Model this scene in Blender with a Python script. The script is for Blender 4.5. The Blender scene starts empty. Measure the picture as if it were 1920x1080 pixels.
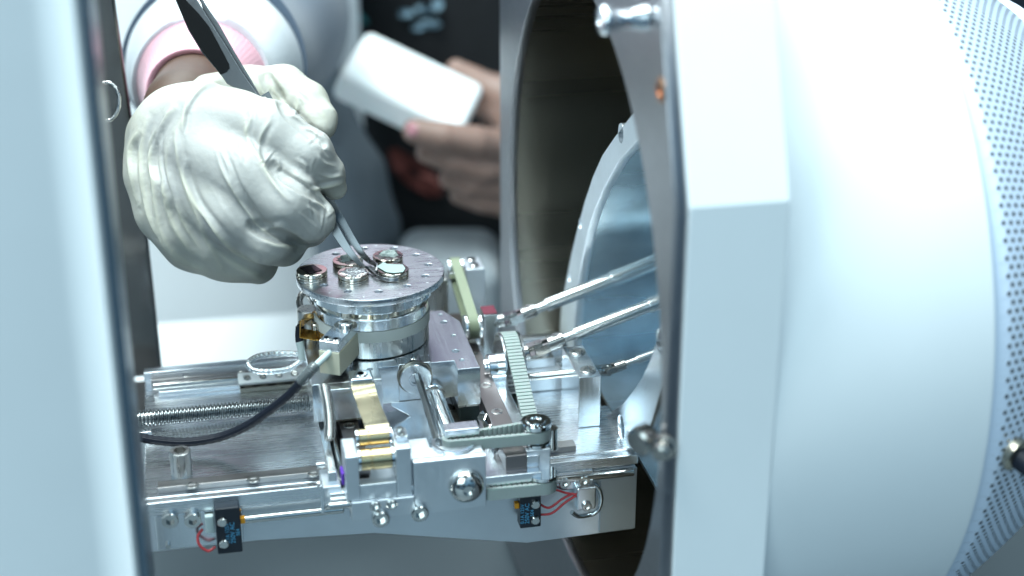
import bpy, bmesh, math, random
import numpy as np
from mathutils import Vector, Matrix
random.seed(4)
S = 0.001                                   # all sizes below are millimetres
scene = bpy.context.scene
COL = scene.collection

# ------------------------------------------------------------------ camera
F = 3015.0                                  # focal length in pixels of a 1920 px wide frame
TH = math.atan(1280 / F); YAW = math.atan(688 / math.hypot(F, 1280))
FW = Vector((math.sin(YAW) * math.cos(TH), math.cos(YAW) * math.cos(TH), -math.sin(TH)))
RT = Vector((math.cos(YAW), -math.sin(YAW), 0)); UP = RT.cross(FW)
CAM = Vector((-68.5, -609.2, 326.5))
cd = bpy.data.cameras.new('camera'); cam = bpy.data.objects.new('camera', cd); COL.objects.link(cam)
cam.location = CAM * S
cam.rotation_euler = Matrix((RT, UP, -FW)).transposed().to_euler()
cd.sensor_width = 36; cd.lens = F / 1920 * 36
cd.clip_start = 0.02; cd.clip_end = 20
cd.dof.use_dof = True; cd.dof.focus_distance = 0.652; cd.dof.aperture_fstop = 4.6
scene.camera = cam

# ------------------------------------------------------------------ world and lamps
w = bpy.data.worlds.new('World'); scene.world = w; w.use_nodes = True
nt = w.node_tree; nt.nodes.clear()
wo = nt.nodes.new('ShaderNodeOutputWorld'); bg = nt.nodes.new('ShaderNodeBackground')
tc = nt.nodes.new('ShaderNodeTexCoord'); sep = nt.nodes.new('ShaderNodeSeparateXYZ')
nt.links.new(tc.outputs['Generated'], sep.inputs[0])
rz = nt.nodes.new('ShaderNodeValToRGB'); nt.links.new(sep.outputs['Z'], rz.inputs[0])
mp = nt.nodes.new('ShaderNodeMapping'); mp.inputs['Scale'].default_value = (1, 1, 1)
nt.links.new(tc.outputs['Generated'], mp.inputs[0])
nz = nt.nodes.new('ShaderNodeTexNoise'); nz.inputs['Scale'].default_value = 3.2; nz.inputs['Detail'].default_value = 2
nt.links.new(mp.outputs[0], nz.inputs['Vector'])
cr = rz.color_ramp
cr.elements[0].position = 0.0; cr.elements[0].color = (0.07, 0.13, 0.19, 1)
cr.elements[1].position = 1.0; cr.elements[1].color = (0.72, 0.96, 1.0, 1)
e = cr.elements.new(0.12); e.color = (0.13, 0.30, 0.46, 1)
e = cr.elements.new(0.5); e.color = (0.35, 0.61, 0.84, 1)
nr = nt.nodes.new('ShaderNodeValToRGB'); nt.links.new(nz.outputs[0], nr.inputs[0])
nr.color_ramp.elements[0].position = 0.45; nr.color_ramp.elements[0].color = (0.14, 0.14, 0.14, 1)
nr.color_ramp.elements[1].position = 0.56; nr.color_ramp.elements[1].color = (1.45, 1.45, 1.45, 1)
mx = nt.nodes.new('ShaderNodeMix'); mx.data_type = 'RGBA'; mx.blend_type = 'MULTIPLY'; mx.inputs[0].default_value = 1
nt.links.new(rz.outputs[0], mx.inputs[6]); nt.links.new(nr.outputs[0], mx.inputs[7])
nt.links.new(mx.outputs[2], bg.inputs[0]); bg.inputs[1].default_value = 0.66
nt.links.new(bg.outputs[0], wo.inputs[0])

def area(name, loc, aim, size, energy, color=(1, 1, 1), sy=None):
    l = bpy.data.lights.new(name, 'AREA'); o = bpy.data.objects.new(name, l); COL.objects.link(o)
    l.shape = 'RECTANGLE'; l.size = size; l.size_y = sy or size; l.energy = energy; l.color = color
    o.location = Vector(loc) * S
    o.rotation_euler = (Vector(aim) - Vector(loc)).to_track_quat('-Z', 'Y').to_euler()
    return o
area('overhead_light', (-250, 0, 1500), (40, 0, 50), 0.9, 19, (0.84, 0.985, 1.0))
area('overhead_light', (500, -600, 1300), (120, -50, 60), 0.6, 4.5, (0.82, 0.98, 1.0))
area('overhead_light', (-100, 1500, 1600), (0, 500, 0), 1.2, 34, (0.90, 1.0, 1.0))
area('front_fill_light', (-650, -1250, 750), (20, 0, 60), 1.0, 10, (0.72, 0.94, 1.0))  # added frontal fill, brightens faces turned to the camera
area('overhead_light', (-500, -100, 1250), (-220, 520, 0), 0.6, 17, (0.90, 1.0, 1.0))  # added lamp aimed at the white cabinet to brighten it
scene.view_settings.view_transform = 'Standard'; scene.view_settings.look = 'None'
scene.view_settings.exposure = 0.27; scene.view_settings.gamma = 1.0
scene.render.engine = 'CYCLES'
scene.cycles.use_denoising = True
scene.cycles.max_bounces = 9; scene.cycles.glossy_bounces = 5; scene.cycles.transmission_bounces = 6
scene.cycles.sample_clamp_indirect = 6; scene.cycles.caustics_reflective = False; scene.cycles.caustics_refractive = False

# ------------------------------------------------------------------ geometry helpers
def ray(px, py): return RT * ((px - 960) / F) + UP * ((540 - py) / F) + FW
def at(px, py, d): return CAM + ray(px, py) * d
def pZ(px, py, z): r = ray(px, py); return CAM + r * ((z - CAM.z) / r.z)
def pY(px, py, y): r = ray(px, py); return CAM + r * ((y - CAM.y) / r.y)
def pX(px, py, x): r = ray(px, py); return CAM + r * ((x - CAM.x) / r.x)
def proj(p):
    v = Vector(p) - CAM; d = v.dot(FW)
    return 960 + F * v.dot(RT) / d, 540 - F * v.dot(UP) / d

def thing(name, label, cat, loc=(0, 0, 0), group=None):
    o = bpy.data.objects.new(name, None); COL.objects.link(o)
    o.empty_display_size = 0.01
    o.location = Vector(loc) * S
    o['label'] = label; o['category'] = cat
    if group: o['group'] = group
    return o
def wloc(o):
    v = Vector((0, 0, 0))
    while o is not None: v = v + o.location; o = o.parent
    return v
def frame(axis, ref=None):
    z = Vector(axis).normalized()
    r = Vector(ref) if ref else (Vector((0, 0, 1)) if abs(z.z) < 0.9 else Vector((1, 0, 0)))
    x = (r - z * r.dot(z)).normalized(); y = z.cross(x)
    return x, y, z
def hexr(a):                                 # radius of a hexagon of inradius a, by angle
    return lambda t: a / math.cos((t % (math.pi / 3)) - math.pi / 6)
def toothr(r, n, dep):
    return lambda t: r - dep * (0.5 + 0.5 * max(-1, min(1, 2.2 * math.sin(n * t))))

class MB:
    def __init__(s): s.v = []; s.f = []
    def add(s, vs, fs):
        b = len(s.v); s.v += [Vector(v) for v in vs]; s.f += [tuple(i + b for i in f) for f in fs]; return s
    def box(s, x0, x1, y0, y1, z0, z1):
        vs = [(x, y, z) for x in (x0, x1) for y in (y0, y1) for z in (z0, z1)]
        return s.add(vs, [(0, 1, 3, 2), (4, 6, 7, 5), (0, 4, 5, 1), (2, 3, 7, 6), (0, 2, 6, 4), (1, 5, 7, 3)])
    def obox(s, c, ax, ay, az):              # oriented box, half-axis vectors
        c = Vector(c); ax = Vector(ax); ay = Vector(ay); az = Vector(az)
        vs = [c + ax * i + ay * j + az * k for i in (-1, 1) for j in (-1, 1) for k in (-1, 1)]
        return s.add(vs, [(0, 1, 3, 2), (4, 6, 7, 5), (0, 4, 5, 1), (2, 3, 7, 6), (0, 2, 6, 4), (1, 5, 7, 3)])
    def prism(s, poly, a, b, axis='z'):      # poly in the two other axes (xy / xz / yz)
        n = len(poly)
        def P(p, h):
            return {'z': (p[0], p[1], h), 'y': (p[0], h, p[1]), 'x': (h, p[0], p[1])}[axis]
        vs = [P(p, a) for p in poly] + [P(p, b) for p in poly]
        return s.add(vs, [tuple(range(n))[::-1], tuple(range(n, 2 * n))] + [(i, (i + 1) % n, n + (i + 1) % n, n + i) for i in range(n)])
    def lathe(s, prof, o=(0, 0, 0), axis=(0, 0, 1), seg=48, loop=False, ref=None, a0=0.0, a1=2 * math.pi):
        x, y, z = frame(axis, ref); o = Vector(o); full = a1 - a0 > 6.28
        vs = []; nseg = seg if full else seg + 1
        for r, h in prof:
            for k in range(nseg):
                t = a0 + (a1 - a0) * k / seg; rr = r(t) if callable(r) else r
                vs.append(o + x * rr * math.cos(t) + y * rr * math.sin(t) + z * h)
        fs = []; n = len(prof)
        for i in range(n if loop else n - 1):
            j = (i + 1) % n
            for k in range(seg):
                k2 = (k + 1) % nseg if full else k + 1
                fs.append((i * nseg + k, i * nseg + k2, j * nseg + k2, j * nseg + k))
        return s.add(vs, fs)
    def cyl(s, p0, p1, r, r1=None, seg=32, ch=0.0):
        p0 = Vector(p0); p1 = Vector(p1); L = (p1 - p0).length; r1 = r if r1 is None else r1
        c = min(ch, L / 3, (r or 1) / 2)
        if c > 0: pr = [(1e-4, 0), (r - c, 0), (r, c), (r1, L - c), (r1 - c, L), (1e-4, L)]
        else: pr = [(1e-4, 0), (r, 0), (r1, L), (1e-4, L)]
        return s.lathe(pr, p0, p1 - p0, seg)
    def tube(s, pts, r, seg=10, closed=False, twist=None):
        pts = [Vector(p) for p in pts]; n = len(pts); vs = []; fs = []; x = None
        for i, p in enumerate(pts):
            if closed: d = pts[(i + 1) % n] - pts[i - 1]
            else: d = pts[min(i + 1, n - 1)] - pts[max(i - 1, 0)]
            d = d.normalized()
            if x is None: x, y, _ = frame(d)
            else: x = (x - d * x.dot(d)).normalized(); y = d.cross(x)
            for k in range(seg):
                t = 2 * math.pi * k / seg
                rr = r(i, t) if callable(r) else r
                vs.append(p + x * rr * math.cos(t) + y * rr * math.sin(t))
        m = n if closed else n - 1
        for i in range(m):
            j = (i + 1) % n
            for k in range(seg):
                k2 = (k + 1) % seg
                fs.append((i * seg + k, i * seg + k2, j * seg + k2, j * seg + k))
        if not closed: fs += [tuple(range(seg))[::-1], tuple((n - 1) * seg + k for k in range(seg))]
        return s.add(vs, fs)
    def sweep(s, pts, wid, thk, W, closed=False):  # rectangular strip: width along W(i), thickness across
        pts = [Vector(p) for p in pts]; n = len(pts); vs = []; fs = []
        for i, p in enumerate(pts):
            if closed: d = (pts[(i + 1) % n] - pts[i - 1]).normalized()
            else: d = (pts[min(i + 1, n - 1)] - pts[max(i - 1, 0)]).normalized()
            wv = Vector(W(i) if callable(W) else W); wv = (wv - d * wv.dot(d)).normalized(); tv = d.cross(wv)
            a = (wid(i) if callable(wid) else wid) / 2; b = (thk(i) if callable(thk) else thk) / 2
            for i1, i2 in ((-1, -1), (1, -1), (1, 1), (-1, 1)): vs.append(p + wv * a * i1 + tv * b * i2)
        for i in range(n if closed else n - 1):
            j = (i + 1) % n
            for k in range(4):
                k2 = (k + 1) % 4; fs.append((i * 4 + k, i * 4 + k2, j * 4 + k2, j * 4 + k))
        if not closed: fs += [(3, 2, 1, 0), tuple((n - 1) * 4 + k for k in range(4))]
        return s.add(vs, fs)
    def thread(s, p0, p1, r, pitch, dep, seg=24):  # ridged shaft
        p0 = Vector(p0); p1 = Vector(p1); L = (p1 - p0).length; n = int(L / pitch)
        pr = [(1e-4, 0)]
        for i in range(n):
            h = i * L / n; q = L / n
            pr += [(r - dep, h + 0.05 * q), (r, h + 0.35 * q), (r, h + 0.55 * q), (r - dep, h + 0.9 * q)]
        pr.append((1e-4, L)); return s.lathe(pr, p0, p1 - p0, seg)
    def build(s, name, mat, parent=None, bevel=0.0, smooth=35, seg=2):
        me = bpy.data.meshes.new(name); off = wloc(parent) / S if parent else Vector((0, 0, 0))
        me.from_pydata([tuple((v - off) * S) for v in s.v], [], s.f)
        bm = bmesh.new(); bm.from_mesh(me)
        bmesh.ops.remove_doubles(bm, verts=bm.verts, dist=1e-6)
        bmesh.ops.recalc_face_normals(bm, faces=bm.faces); bm.to_mesh(me); bm.free()
        me.materials.append(mat)
        o = bpy.data.objects.new(name, me); COL.objects.link(o)
        if parent: o.parent = parent
        me.shade_smooth(); me.set_sharp_from_angle(angle=math.radians(smooth))
        if bevel:
            b = o.modifiers.new('bevel', 'BEVEL'); b.width = bevel * S; b.segments = seg
            b.limit_method = 'ANGLE'; b.angle_limit = math.radians(40); b.harden_normals = True
        return o

def arc(cx, cy, r, a0, a1, n):
    return [(cx + r * math.cos(math.radians(a0 + (a1 - a0) * i / (n - 1))), cy + r * math.sin(math.radians(a0 + (a1 - a0) * i / (n - 1)))) for i in range(n)]
def circ(cx, cy, r, n=28): return arc(cx, cy, r, 0, 360 * (n - 1) / n, n)

def plate(name, outlines, t, origin, ex, ey, mat, parent, bev=0.2):
    """flat plate with real holes: outlines (first outer, others holes) in the ex/ey plane, thickness t"""
    cu = bpy.data.curves.new(name, 'CURVE'); cu.dimensions = '2D'; cu.fill_mode = 'BOTH'
    cu.extrude = max(t / 2 - bev, 0.01) * S; cu.bevel_depth = bev * S; cu.bevel_resolution = 1; cu.offset = -bev * S
    for ol in outlines:
        sp = cu.splines.new('POLY'); sp.points.add(len(ol) - 1); sp.use_cyclic_u = True
        for i, p in enumerate(ol): sp.points[i].co = (p[0] * S, p[1] * S, 0, 1)
    tmp = bpy.data.objects.new('tmp', cu); COL.objects.link(tmp)
    dg = bpy.context.evaluated_depsgraph_get()
    me = bpy.data.meshes.new_from_object(tmp.evaluated_get(dg)); bpy.data.objects.remove(tmp)
    ex = Vector(ex).normalized(); ey = Vector(ey).normalized(); ez = ex.cross(ey)
    off = wloc(parent) / S if parent else Vector((0, 0, 0))
    M = Matrix((ex, ey, ez)).transposed().to_4x4(); M.translation = (Vector(origin) - off) * S
    me.transform(M)
    me.materials.clear(); me.materials.append(mat)
    o = bpy.data.objects.new(name, me); COL.objects.link(o)
    if parent: o.parent = parent
    me.shade_smooth(); me.set_sharp_from_angle(angle=math.radians(30))
    return o

def text(name, body, size, loc, ex, ey, mat, parent, ext=0.02):
    cu = bpy.data.curves.new(name, 'FONT'); cu.body = body; cu.size = size * S; cu.extrude = ext * S
    cu.align_x = 'CENTER'; cu.align_y = 'CENTER'
    tmp = bpy.data.objects.new('tmp', cu); COL.objects.link(tmp)
    dg = bpy.context.evaluated_depsgraph_get()
    me = bpy.data.meshes.new_from_object(tmp.evaluated_get(dg)); bpy.data.objects.remove(tmp)
    ex = Vector(ex).normalized(); ey = Vector(ey).normalized(); ez = ex.cross(ey)
    off = wloc(parent) / S
    M = Matrix((ex, ey, ez)).transposed().to_4x4(); M.translation = (Vector(loc) - off) * S
    me.transform(M); me.materials.clear(); me.materials.append(mat)
    o = bpy.data.objects.new(name, me); COL.objects.link(o); o.parent = parent
    return o

# ------------------------------------------------------------------ materials
def mat(name, col, metal=0.0, rough=0.5, bump=0.0, bscale=200, stretch=(1, 1, 1), rvar=0.0, cvar=0.0, coat=0.0,
        sss=0.0, sssr=(1, 0.4, 0.3), trans=0.0, spec=0.5, aniso=0.0, sheen=0.0, speck=0.0, detail=4):
    m = bpy.data.materials.new(name); m.use_nodes = True; n = m.node_tree; b = n.nodes['Principled BSDF']
    b.inputs['Base Color'].default_value = (*col, 1); b.inputs['Metallic'].default_value = metal
    b.inputs['Roughness'].default_value = rough; b.inputs['Specular IOR Level'].default_value = spec
    b.inputs['Coat Weight'].default_value = coat; b.inputs['Coat Roughness'].default_value = 0.15
    b.inputs['Transmission Weight'].default_value = trans; b.inputs['Sheen Weight'].default_value = sheen
    if aniso: b.inputs['Anisotropic'].default_value = aniso
    if sss:
        b.inputs['Subsurface Weight'].default_value = sss; b.inputs['Subsurface Radius'].default_value = sssr
        b.inputs['Subsurface Scale'].default_value = 0.002
    t = n.nodes.new('ShaderNodeTexCoord'); mp = n.nodes.new('ShaderNodeMapping')
    mp.inputs['Scale'].default_value = stretch; n.links.new(t.outputs['Object'], mp.inputs[0])
    z = n.nodes.new('ShaderNodeTexNoise'); z.inputs['Scale'].default_value = bscale; z.inputs['Detail'].default_value = detail
    n.links.new(mp.outputs[0], z.inputs['Vector'])
    if bump:
        bp = n.nodes.new('ShaderNodeBump'); bp.inputs['Strength'].default_value = 1.0; bp.inputs['Distance'].default_value = bump * S
        n.links.new(z.outputs[0], bp.inputs['Height']); n.links.new(bp.outputs[0], b.inputs['Normal'])
    if rvar:
        z3 = n.nodes.new('ShaderNodeTexNoise'); z3.inputs['Scale'].default_value = bscale * 0.6; z3.inputs['Detail'].default_value = 6
        n.links.new(mp.outputs[0], z3.inputs['Vector'])
        mr = n.nodes.new('ShaderNodeMapRange'); mr.inputs[1].default_value = 0.3; mr.inputs[2].default_value = 0.7
        mr.inputs[3].default_value = max(0.02, rough - rvar); mr.inputs[4].default_value = rough + rvar
        n.links.new(z3.outputs[0], mr.inputs[0]); n.links.new(mr.outputs[0], b.inputs['Roughness'])
    if cvar or speck:
        z2 = n.nodes.new('ShaderNodeTexNoise'); z2.inputs['Scale'].default_value = 45; z2.inputs['Detail'].default_value = 6
        n.links.new(t.outputs['Object'], z2.inputs['Vector'])
        rp = n.nodes.new('ShaderNodeValToRGB'); n.links.new(z2.outputs[0], rp.inputs[0])
        rp.color_ramp.elements[0].position = 0.35; rp.color_ramp.elements[1].position = 0.65
        rp.color_ramp.elements[0].color = (*[c * (1 - cvar) for c in col], 1)
        rp.color_ramp.elements[1].color = (*[min(1, c * (1 + cvar * 0.5)) for c in col], 1)
        out = rp.outputs[0]
        if speck:
            z4 = n.nodes.new('ShaderNodeTexNoise'); z4.inputs['Scale'].default_value = 900; z4.inputs['Detail'].default_value = 2
            n.links.new(t.outputs['Object'], z4.inputs['Vector'])
            r4 = n.nodes.new('ShaderNodeMapRange'); r4.inputs[1].default_value = 0.72; r4.inputs[2].default_value = 0.78; r4.inputs[4].default_value = speck
            n.links.new(z4.outputs[0], r4.inputs[0])
            mm = n.nodes.new('ShaderNodeMix'); mm.data_type = 'RGBA'; n.links.new(r4.outputs[0], mm.inputs[0])
            n.links.new(out, mm.inputs[6]); mm.inputs[7].default_value = (0.8, 0.85, 0.85, 1); out = mm.outputs[2]
        n.links.new(out, b.inputs['Base Color'])
    return m
M = {}
M['alu_x'] = mat('brushed_aluminium_x', (0.80, 0.84, 0.88), 1, 0.27, 0.0006, 1500, (0.03, 1, 1), 0.03, 0.06, aniso=0.3)
M['alu_y'] = mat('brushed_aluminium_y', (0.80, 0.84, 0.88), 1, 0.24, 0.0006, 1500, (1, 0.03, 1), 0.03, 0.06)
M['alu_v'] = mat('milled_aluminium', (0.82, 0.86, 0.90), 1, 0.23, 0.002, 1500, (1, 1, 0.05), 0.03, 0.06)
M['alu_disc'] = mat('turned_aluminium', (0.74, 0.76, 0.80), 1, 0.28, 0.0015, 1500, (0.10, 1, 1), 0.03, 0.08, speck=0.35)
M['alu_turn'] = mat('lathe_aluminium', (0.78, 0.82, 0.86), 1, 0.19, 0.003, 1500, (1, 1, 0.02), 0.03, 0.05)
M['alu_matt'] = mat('satin_aluminium', (0.78, 0.83, 0.88), 1, 0.42, 0.008, 1200, (1, 1, 1), 0.08, 0.05)
M['blue_steel'] = mat('blue_grey_steel', (0.46, 0.52, 0.58), 1, 0.4, 0.001, 700)
M['steel'] = mat('polished_steel', (0.66, 0.66, 0.64), 1, 0.16, 0.001, 600, (1, 1, 1), 0.05)
M['steel_dull'] = mat('dull_steel', (0.50, 0.50, 0.49), 1, 0.3, 0.003, 900, (1, 1, 0.06), 0.08)
M['thread'] = mat('dark_thread_steel', (0.26, 0.28, 0.29), 1, 0.28, 0.002, 500, rvar=0.08)
M['nickel'] = mat('nickel', (0.66, 0.62, 0.54), 1, 0.14, 0.003, 400, (1, 1, 1), 0.06)
M['rail'] = mat('hardened_rail_steel', (0.30, 0.27, 0.27), 1, 0.34, 0.002, 900, (1, 0.04, 1), 0.03, 0.05, speck=0.2)
M['rail_x'] = mat('hardened_rail_steel_x', (0.38, 0.37, 0.37), 1, 0.34, 0.002, 900, (0.04, 1, 1), 0.07, 0.05)
M['dark_steel'] = mat('dark_polished_steel', (0.27, 0.25, 0.21), 1, 0.28, 0.002, 60, (0.02, 1, 1), 0.06)
M['inner_steel'] = mat('rolled_bright_steel', (0.62, 0.73, 0.80), 0.9, 0.24, 0.10, 55, (0.12, 1, 1), 0.10, 0.2)
M['chrome'] = mat('chrome', (0.85, 0.87, 0.88), 1, 0.06)
M['brassy'] = mat('brassy_nickel', (0.52, 0.47, 0.38), 1, 0.25)
M['rod_dark'] = mat('dark_hex_rod', (0.22, 0.24, 0.25), 1, 0.25)
M['joint_steel'] = mat('joint_steel', (0.42, 0.42, 0.41), 1, 0.2)
M['rod'] = mat('ground_steel_rod', (0.80, 0.82, 0.82), 1, 0.2)
M['gold_roller'] = mat('brass_roller', (0.72, 0.58, 0.34), 1, 0.24, 0.01, 500, (0.1, 1, 1), 0.05)
M['bronze_strip'] = mat('spring_bronze', (0.40, 0.35, 0.24), 1, 0.22, 0.02, 150, (1, 0.4, 1), 0.10, 0.25)
M['gold_foil'] = mat('gold_foil', (0.72, 0.42, 0.10), 0.9, 0.22, 0.15, 200)
M['black_plastic'] = mat('black_plastic', (0.012, 0.018, 0.028), 0, 0.38, 0.01, 800)
M['black_block'] = mat('black_oxide', (0.035, 0.05, 0.05), 0.6, 0.38, 0.02, 900)
M['dark'] = mat('recess_shade', (0.02, 0.025, 0.03), 0.2, 0.5)  # near-black colour stands for the shade inside holes and bores
M['ivory'] = mat('ivory_plastic', (0.66, 0.64, 0.50), 0, 0.45, 0.006, 700, cvar=0.06, sss=0.1)
M['ceramic'] = mat('white_ceramic', (0.60, 0.63, 0.60), 0, 0.45, 0.004, 700, cvar=0.04)
M['cage_plastic'] = mat('pale_cage_plastic', (0.72, 0.78, 0.80), 0, 0.4)
M['white_paint'] = mat('white_enamel', (0.80, 0.85, 0.88), 0, 0.36, 0.012, 1400, cvar=0.01, coat=0.15)
M['white_panel'] = mat('white_panel', (0.86, 0.89, 0.91), 0, 0.45, 0.01, 900)
M['cage_paint'] = mat('pale_blue_enamel', (0.62, 0.72, 0.86), 0, 0.36, 0.006, 900)
M['belt'] = mat('translucent_belt', (0.33, 0.385, 0.375), 0, 0.42, 0.02, 500, sss=0.3, sssr=(0.5, 1, .8), cvar=0.05)
M['belt_green'] = mat('yellow_green_belt', (0.235, 0.275, 0.185), 0, 0.45, 0.02, 500, cvar=0.08)
M['cable'] = mat('black_braid', (0.008, 0.011, 0.02), 0, 0.5, spec=0.25)
M['clear'] = mat('clear_sleeve', (0.75, 0.85, 0.88), 0, 0.12, trans=0.85)
M['milky'] = mat('milky_sleeve', (0.55, 0.66, 0.66), 0, 0.30, sss=0.3, sssr=(1, 1, 1))
M['wire'] = mat('stranded_wire', (0.62, 0.66, 0.68), 1, 0.22)
M['red_wire'] = mat('red_wire', (0.55, 0.06, 0.07), 0, 0.4)
M['orange'] = mat('orange_button', (0.80, 0.35, 0.02), 0, 0.4)
M['purple'] = mat('purple_paint', (0.16, 0.05, 0.55), 0, 0.5)
M['print_blue'] = mat('blue_print', (0.10, 0.42, 0.70), 0, 0.5)
M['engrave'] = mat('engraved_mark', (0.85, 0.88, 0.92), 0.6, 0.5)
M['rim'] = mat('satin_steel_rim', (0.36, 0.355, 0.375), 1, 0.34, 0.004, 900, rvar=0.05)
M['nickel_dark'] = mat('dark_nickel', (0.36, 0.35, 0.33), 1, 0.2, 0.002, 500, rvar=0.05)
M['copper'] = mat('copper_screw', (0.50, 0.27, 0.17), 1, 0.3)
M['maroon'] = mat('maroon_paint', (0.16, 0.03, 0.05), 0, 0.4)
M['black_face'] = mat('black_coating', (0.004, 0.005, 0.006), 0, 0.6, 0.001, 1500, spec=0.12)
M['tweezer'] = mat('satin_tweezer_steel', (0.19, 0.20, 0.21), 1, 0.27, 0.0004, 1500, (1, 1, 1), 0.0, cvar=0.05)
M['wafer'] = mat('dark_wafer', (0.022, 0.016, 0.022), 0.2, 0.12, speck=0.3)
M['sample'] = mat('grey_mineral', (0.30, 0.36, 0.35), 0, 0.7, 0.12, 900, cvar=0.25)
M['film'] = mat('pale_green_film', (0.36, 0.47, 0.45), 0, 0.28, 0.01, 500, cvar=0.05)
M['silver_flake'] = mat('silver_flake', (0.50, 0.52, 0.54), 1, 0.22, 0.5, 700, cvar=0.3)
M['carbon'] = mat('carbon_pad', (0.03, 0.02, 0.022), 0, 0.25, 0.10, 700, coat=0.3)
M['grey_floor'] = mat('grey_steel_sheet', (0.125, 0.155, 0.175), 0.3, 0.45, 0.01, 100)
M['black_wall'] = mat('near_black', (0.012, 0.015, 0.02), 0, 0.6)

def screw_prof(r, h, hx, dep, c=0.3):
    return [(r, 0), (r, h - c), (r - c, h), (hexr(hx), h), (hexr(hx), h - dep), (1e-4, h - dep)]
def screw(name, p, axis, parent, r=2.7, h=1.6, hx=1.3, dep=1.2, mt='steel', washer=0):
    m = MB().lathe(screw_prof(r, h, hx, dep, min(0.3, r * 0.15)), p, axis, 36)
    if washer: m.lathe([(washer, 0), (washer, 0.5), (r * 0.9, 0.5)], p, axis, 32)
    return m.build(name, M[mt], parent, smooth=40)

# ================================================================== setting
gm = MB().box(-900, 900, -500, 1500, -152, -140)
g = gm.build('bench_surface', M['grey_floor']); g['kind'] = 'structure'
wb = MB().box(-1500, 1800, 1500, 1520, -900, 1500).build('back_wall', M['white_panel']); wb['kind'] = 'structure'

# ================================================================== right: chamber port
AY, AZ = 2, 58                                # axis of the drum
RY, RZ = -20, 70                              # centre of the steel-rimmed opening
port = thing('chamber_port', 'big white flanged instrument drum with a round steel-rimmed opening, right of the stage', 'vacuum chamber', (140, AY, -92))
FP = [(-155, -190), (-155, 93), (-128, 160), (-60, 215), (60, 215), (125, 150), (125, -190)]
plate('steel_rim', [[(y * 0.994, z) for y, z in FP], circ(RY - AY, RZ - AZ, 126.5, 160)], 4.4, (82.2, AY, AZ), (0, 1, 0), (0, 0, 1), M['rim'], port, 0.6)
plate('flange_slab', [FP, circ(RY - AY, RZ - AZ, 129, 120)], 34, (101.6, AY, AZ), (0, 1, 0), (0, 0, 1), M['white_paint'], port, 0.5).data.set_sharp_from_angle(angle=math.radians(11))
MB().lathe([(153, 118.8), (154.6, 118.8), (154.6, 198), (154.2, 199.4), (153, 200), (140, 200), (140, 118.8)], (0, AY, AZ), (1, 0, 0), 220, loop=True)\
    .build('white_drum', M['white_paint'], port, smooth=40)
MB().lathe([(128.5, 84.2), (128.5, 186), (127, 186), (127, 84.2)], (0, RY, RZ), (1, 0, 0), 160, loop=True).build('inner_wall', M['dark_steel'], port, smooth=40)
MB().lathe([(128.3, 182), (90, 182), (88, 178), (1e-3, 178)], (0, RY, RZ), (1, 0, 0), 96).build('end_wall', M['dark_steel'], port, smooth=40)
# knob on the rim, copper screw, hinge bolts
k0 = pX(1212, 34, 79.4); kd = Vector((-1, 0, 0.0))
MB().lathe([(4.6, 0), (4.2, 2), (3.4, 5), (3.2, 8), (4.6, 12.5), (5.0, 13), (5.0, 14.6), (4.2, 15.6), (1.4, 15.8), (1.2, 15.2), (1e-4, 15.2)], k0, kd, 36).build('rim_knob', M['alu_turn'], port, smooth=40)
c0 = pX(1240, 168, 79.3)
screw('rim_screw', c0, (-1, 0, 0), port, 4.2, 0.8, 2.0, 0.6, 'copper')
hb = thing('hinge_bolt', 'pair of nested dark steel bolts at the lower edge of the steel rim', 'bolt', tuple(pX(1215, 830, 76)))
b0 = pX(1222, 824, 77)
MB().lathe([(1e-4, 7), (4.0, 7), (5.0, 6.2), (5.0, 3), (4.2, 2.4), (4.2, 0)], b0 + Vector((0, 4, 0)), (-0.75, -0.62, -0.1), 40).build('bolt_head', M['nickel_dark'], hb, smooth=35)
b1 = pX(1228, 852, 76)
MB().lathe([(1e-4, 6), (2.4, 6), (3.2, 5.2), (3.2, 2.4), (4.4, 1.8), (4.4, 0)], b1 + Vector((4, 2, 2)), (-0.55, -0.8, -0.15), 40).build('bolt_cap', M['nickel_dark'], hb, smooth=35)

# perforated cage: real holes
cage = thing('perforated_guard', 'pale blue perforated sheet metal guard cylinder behind the white drum, right edge', 'guard', (230, AY, -92))
def perf():
    R = 151.0; x0, x1 = 201, 268; pitch = 3.45; row = pitch * 0.9; hr = 0.9
    na = int(2 * math.pi * R * 0.62 / row); a_start = math.radians(62)
    vs = []; fs = []
    def P(x, s):
        a = a_start + s / R
        r_ = R - 36.0 * max(0, (x - 206) / 62) ** 1.25
        return Vector((x, AY + r_ * math.cos(a), AZ + r_ * math.sin(a)))
    for i in range(na):
        s0 = i * row; sh = (i % 2) * pitch / 2
        nx = int((x1 - x0 - 6) / pitch)
        xa = x0 + 4 + sh
        skip = False
        # plain margins
        b = len(vs); vs += [P(x0, s0), P(xa, s0), P(xa, s0 + row), P(x0, s0 + row)]; fs.append((b, b + 1, b + 2, b + 3))
        xe = xa + nx * pitch
        b = len(vs); vs += [P(xe, s0), P(x1, s0), P(x1, s0 + row), P(xe, s0 + row)]; fs.append((b, b + 1, b + 2, b + 3))
        for j in range(nx):
            cx = xa + (j + 0.5) * pitch; cy = s0 + row / 2
            hx = pitch / 2; hy = row / 2
            sq = [(hx, 0), (hx, hy), (0, hy), (-hx, hy), (-hx, 0), (-hx, -hy), (0, -hy), (hx, -hy)]
            b = len(vs)
            for k in range(8): vs.append(P(cx + sq[k][0], cy + sq[k][1]))
            for k in range(8): t = k * math.pi / 4; vs.append(P(cx + hr * math.cos(t), cy + hr * math.sin(t)))
            for k in range(8):
                k2 = (k + 1) % 8; fs.append((b + k, b + k2, b + 8 + k2, b + 8 + k))
    m = MB(); m.v = vs; m.f = fs; return m
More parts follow.
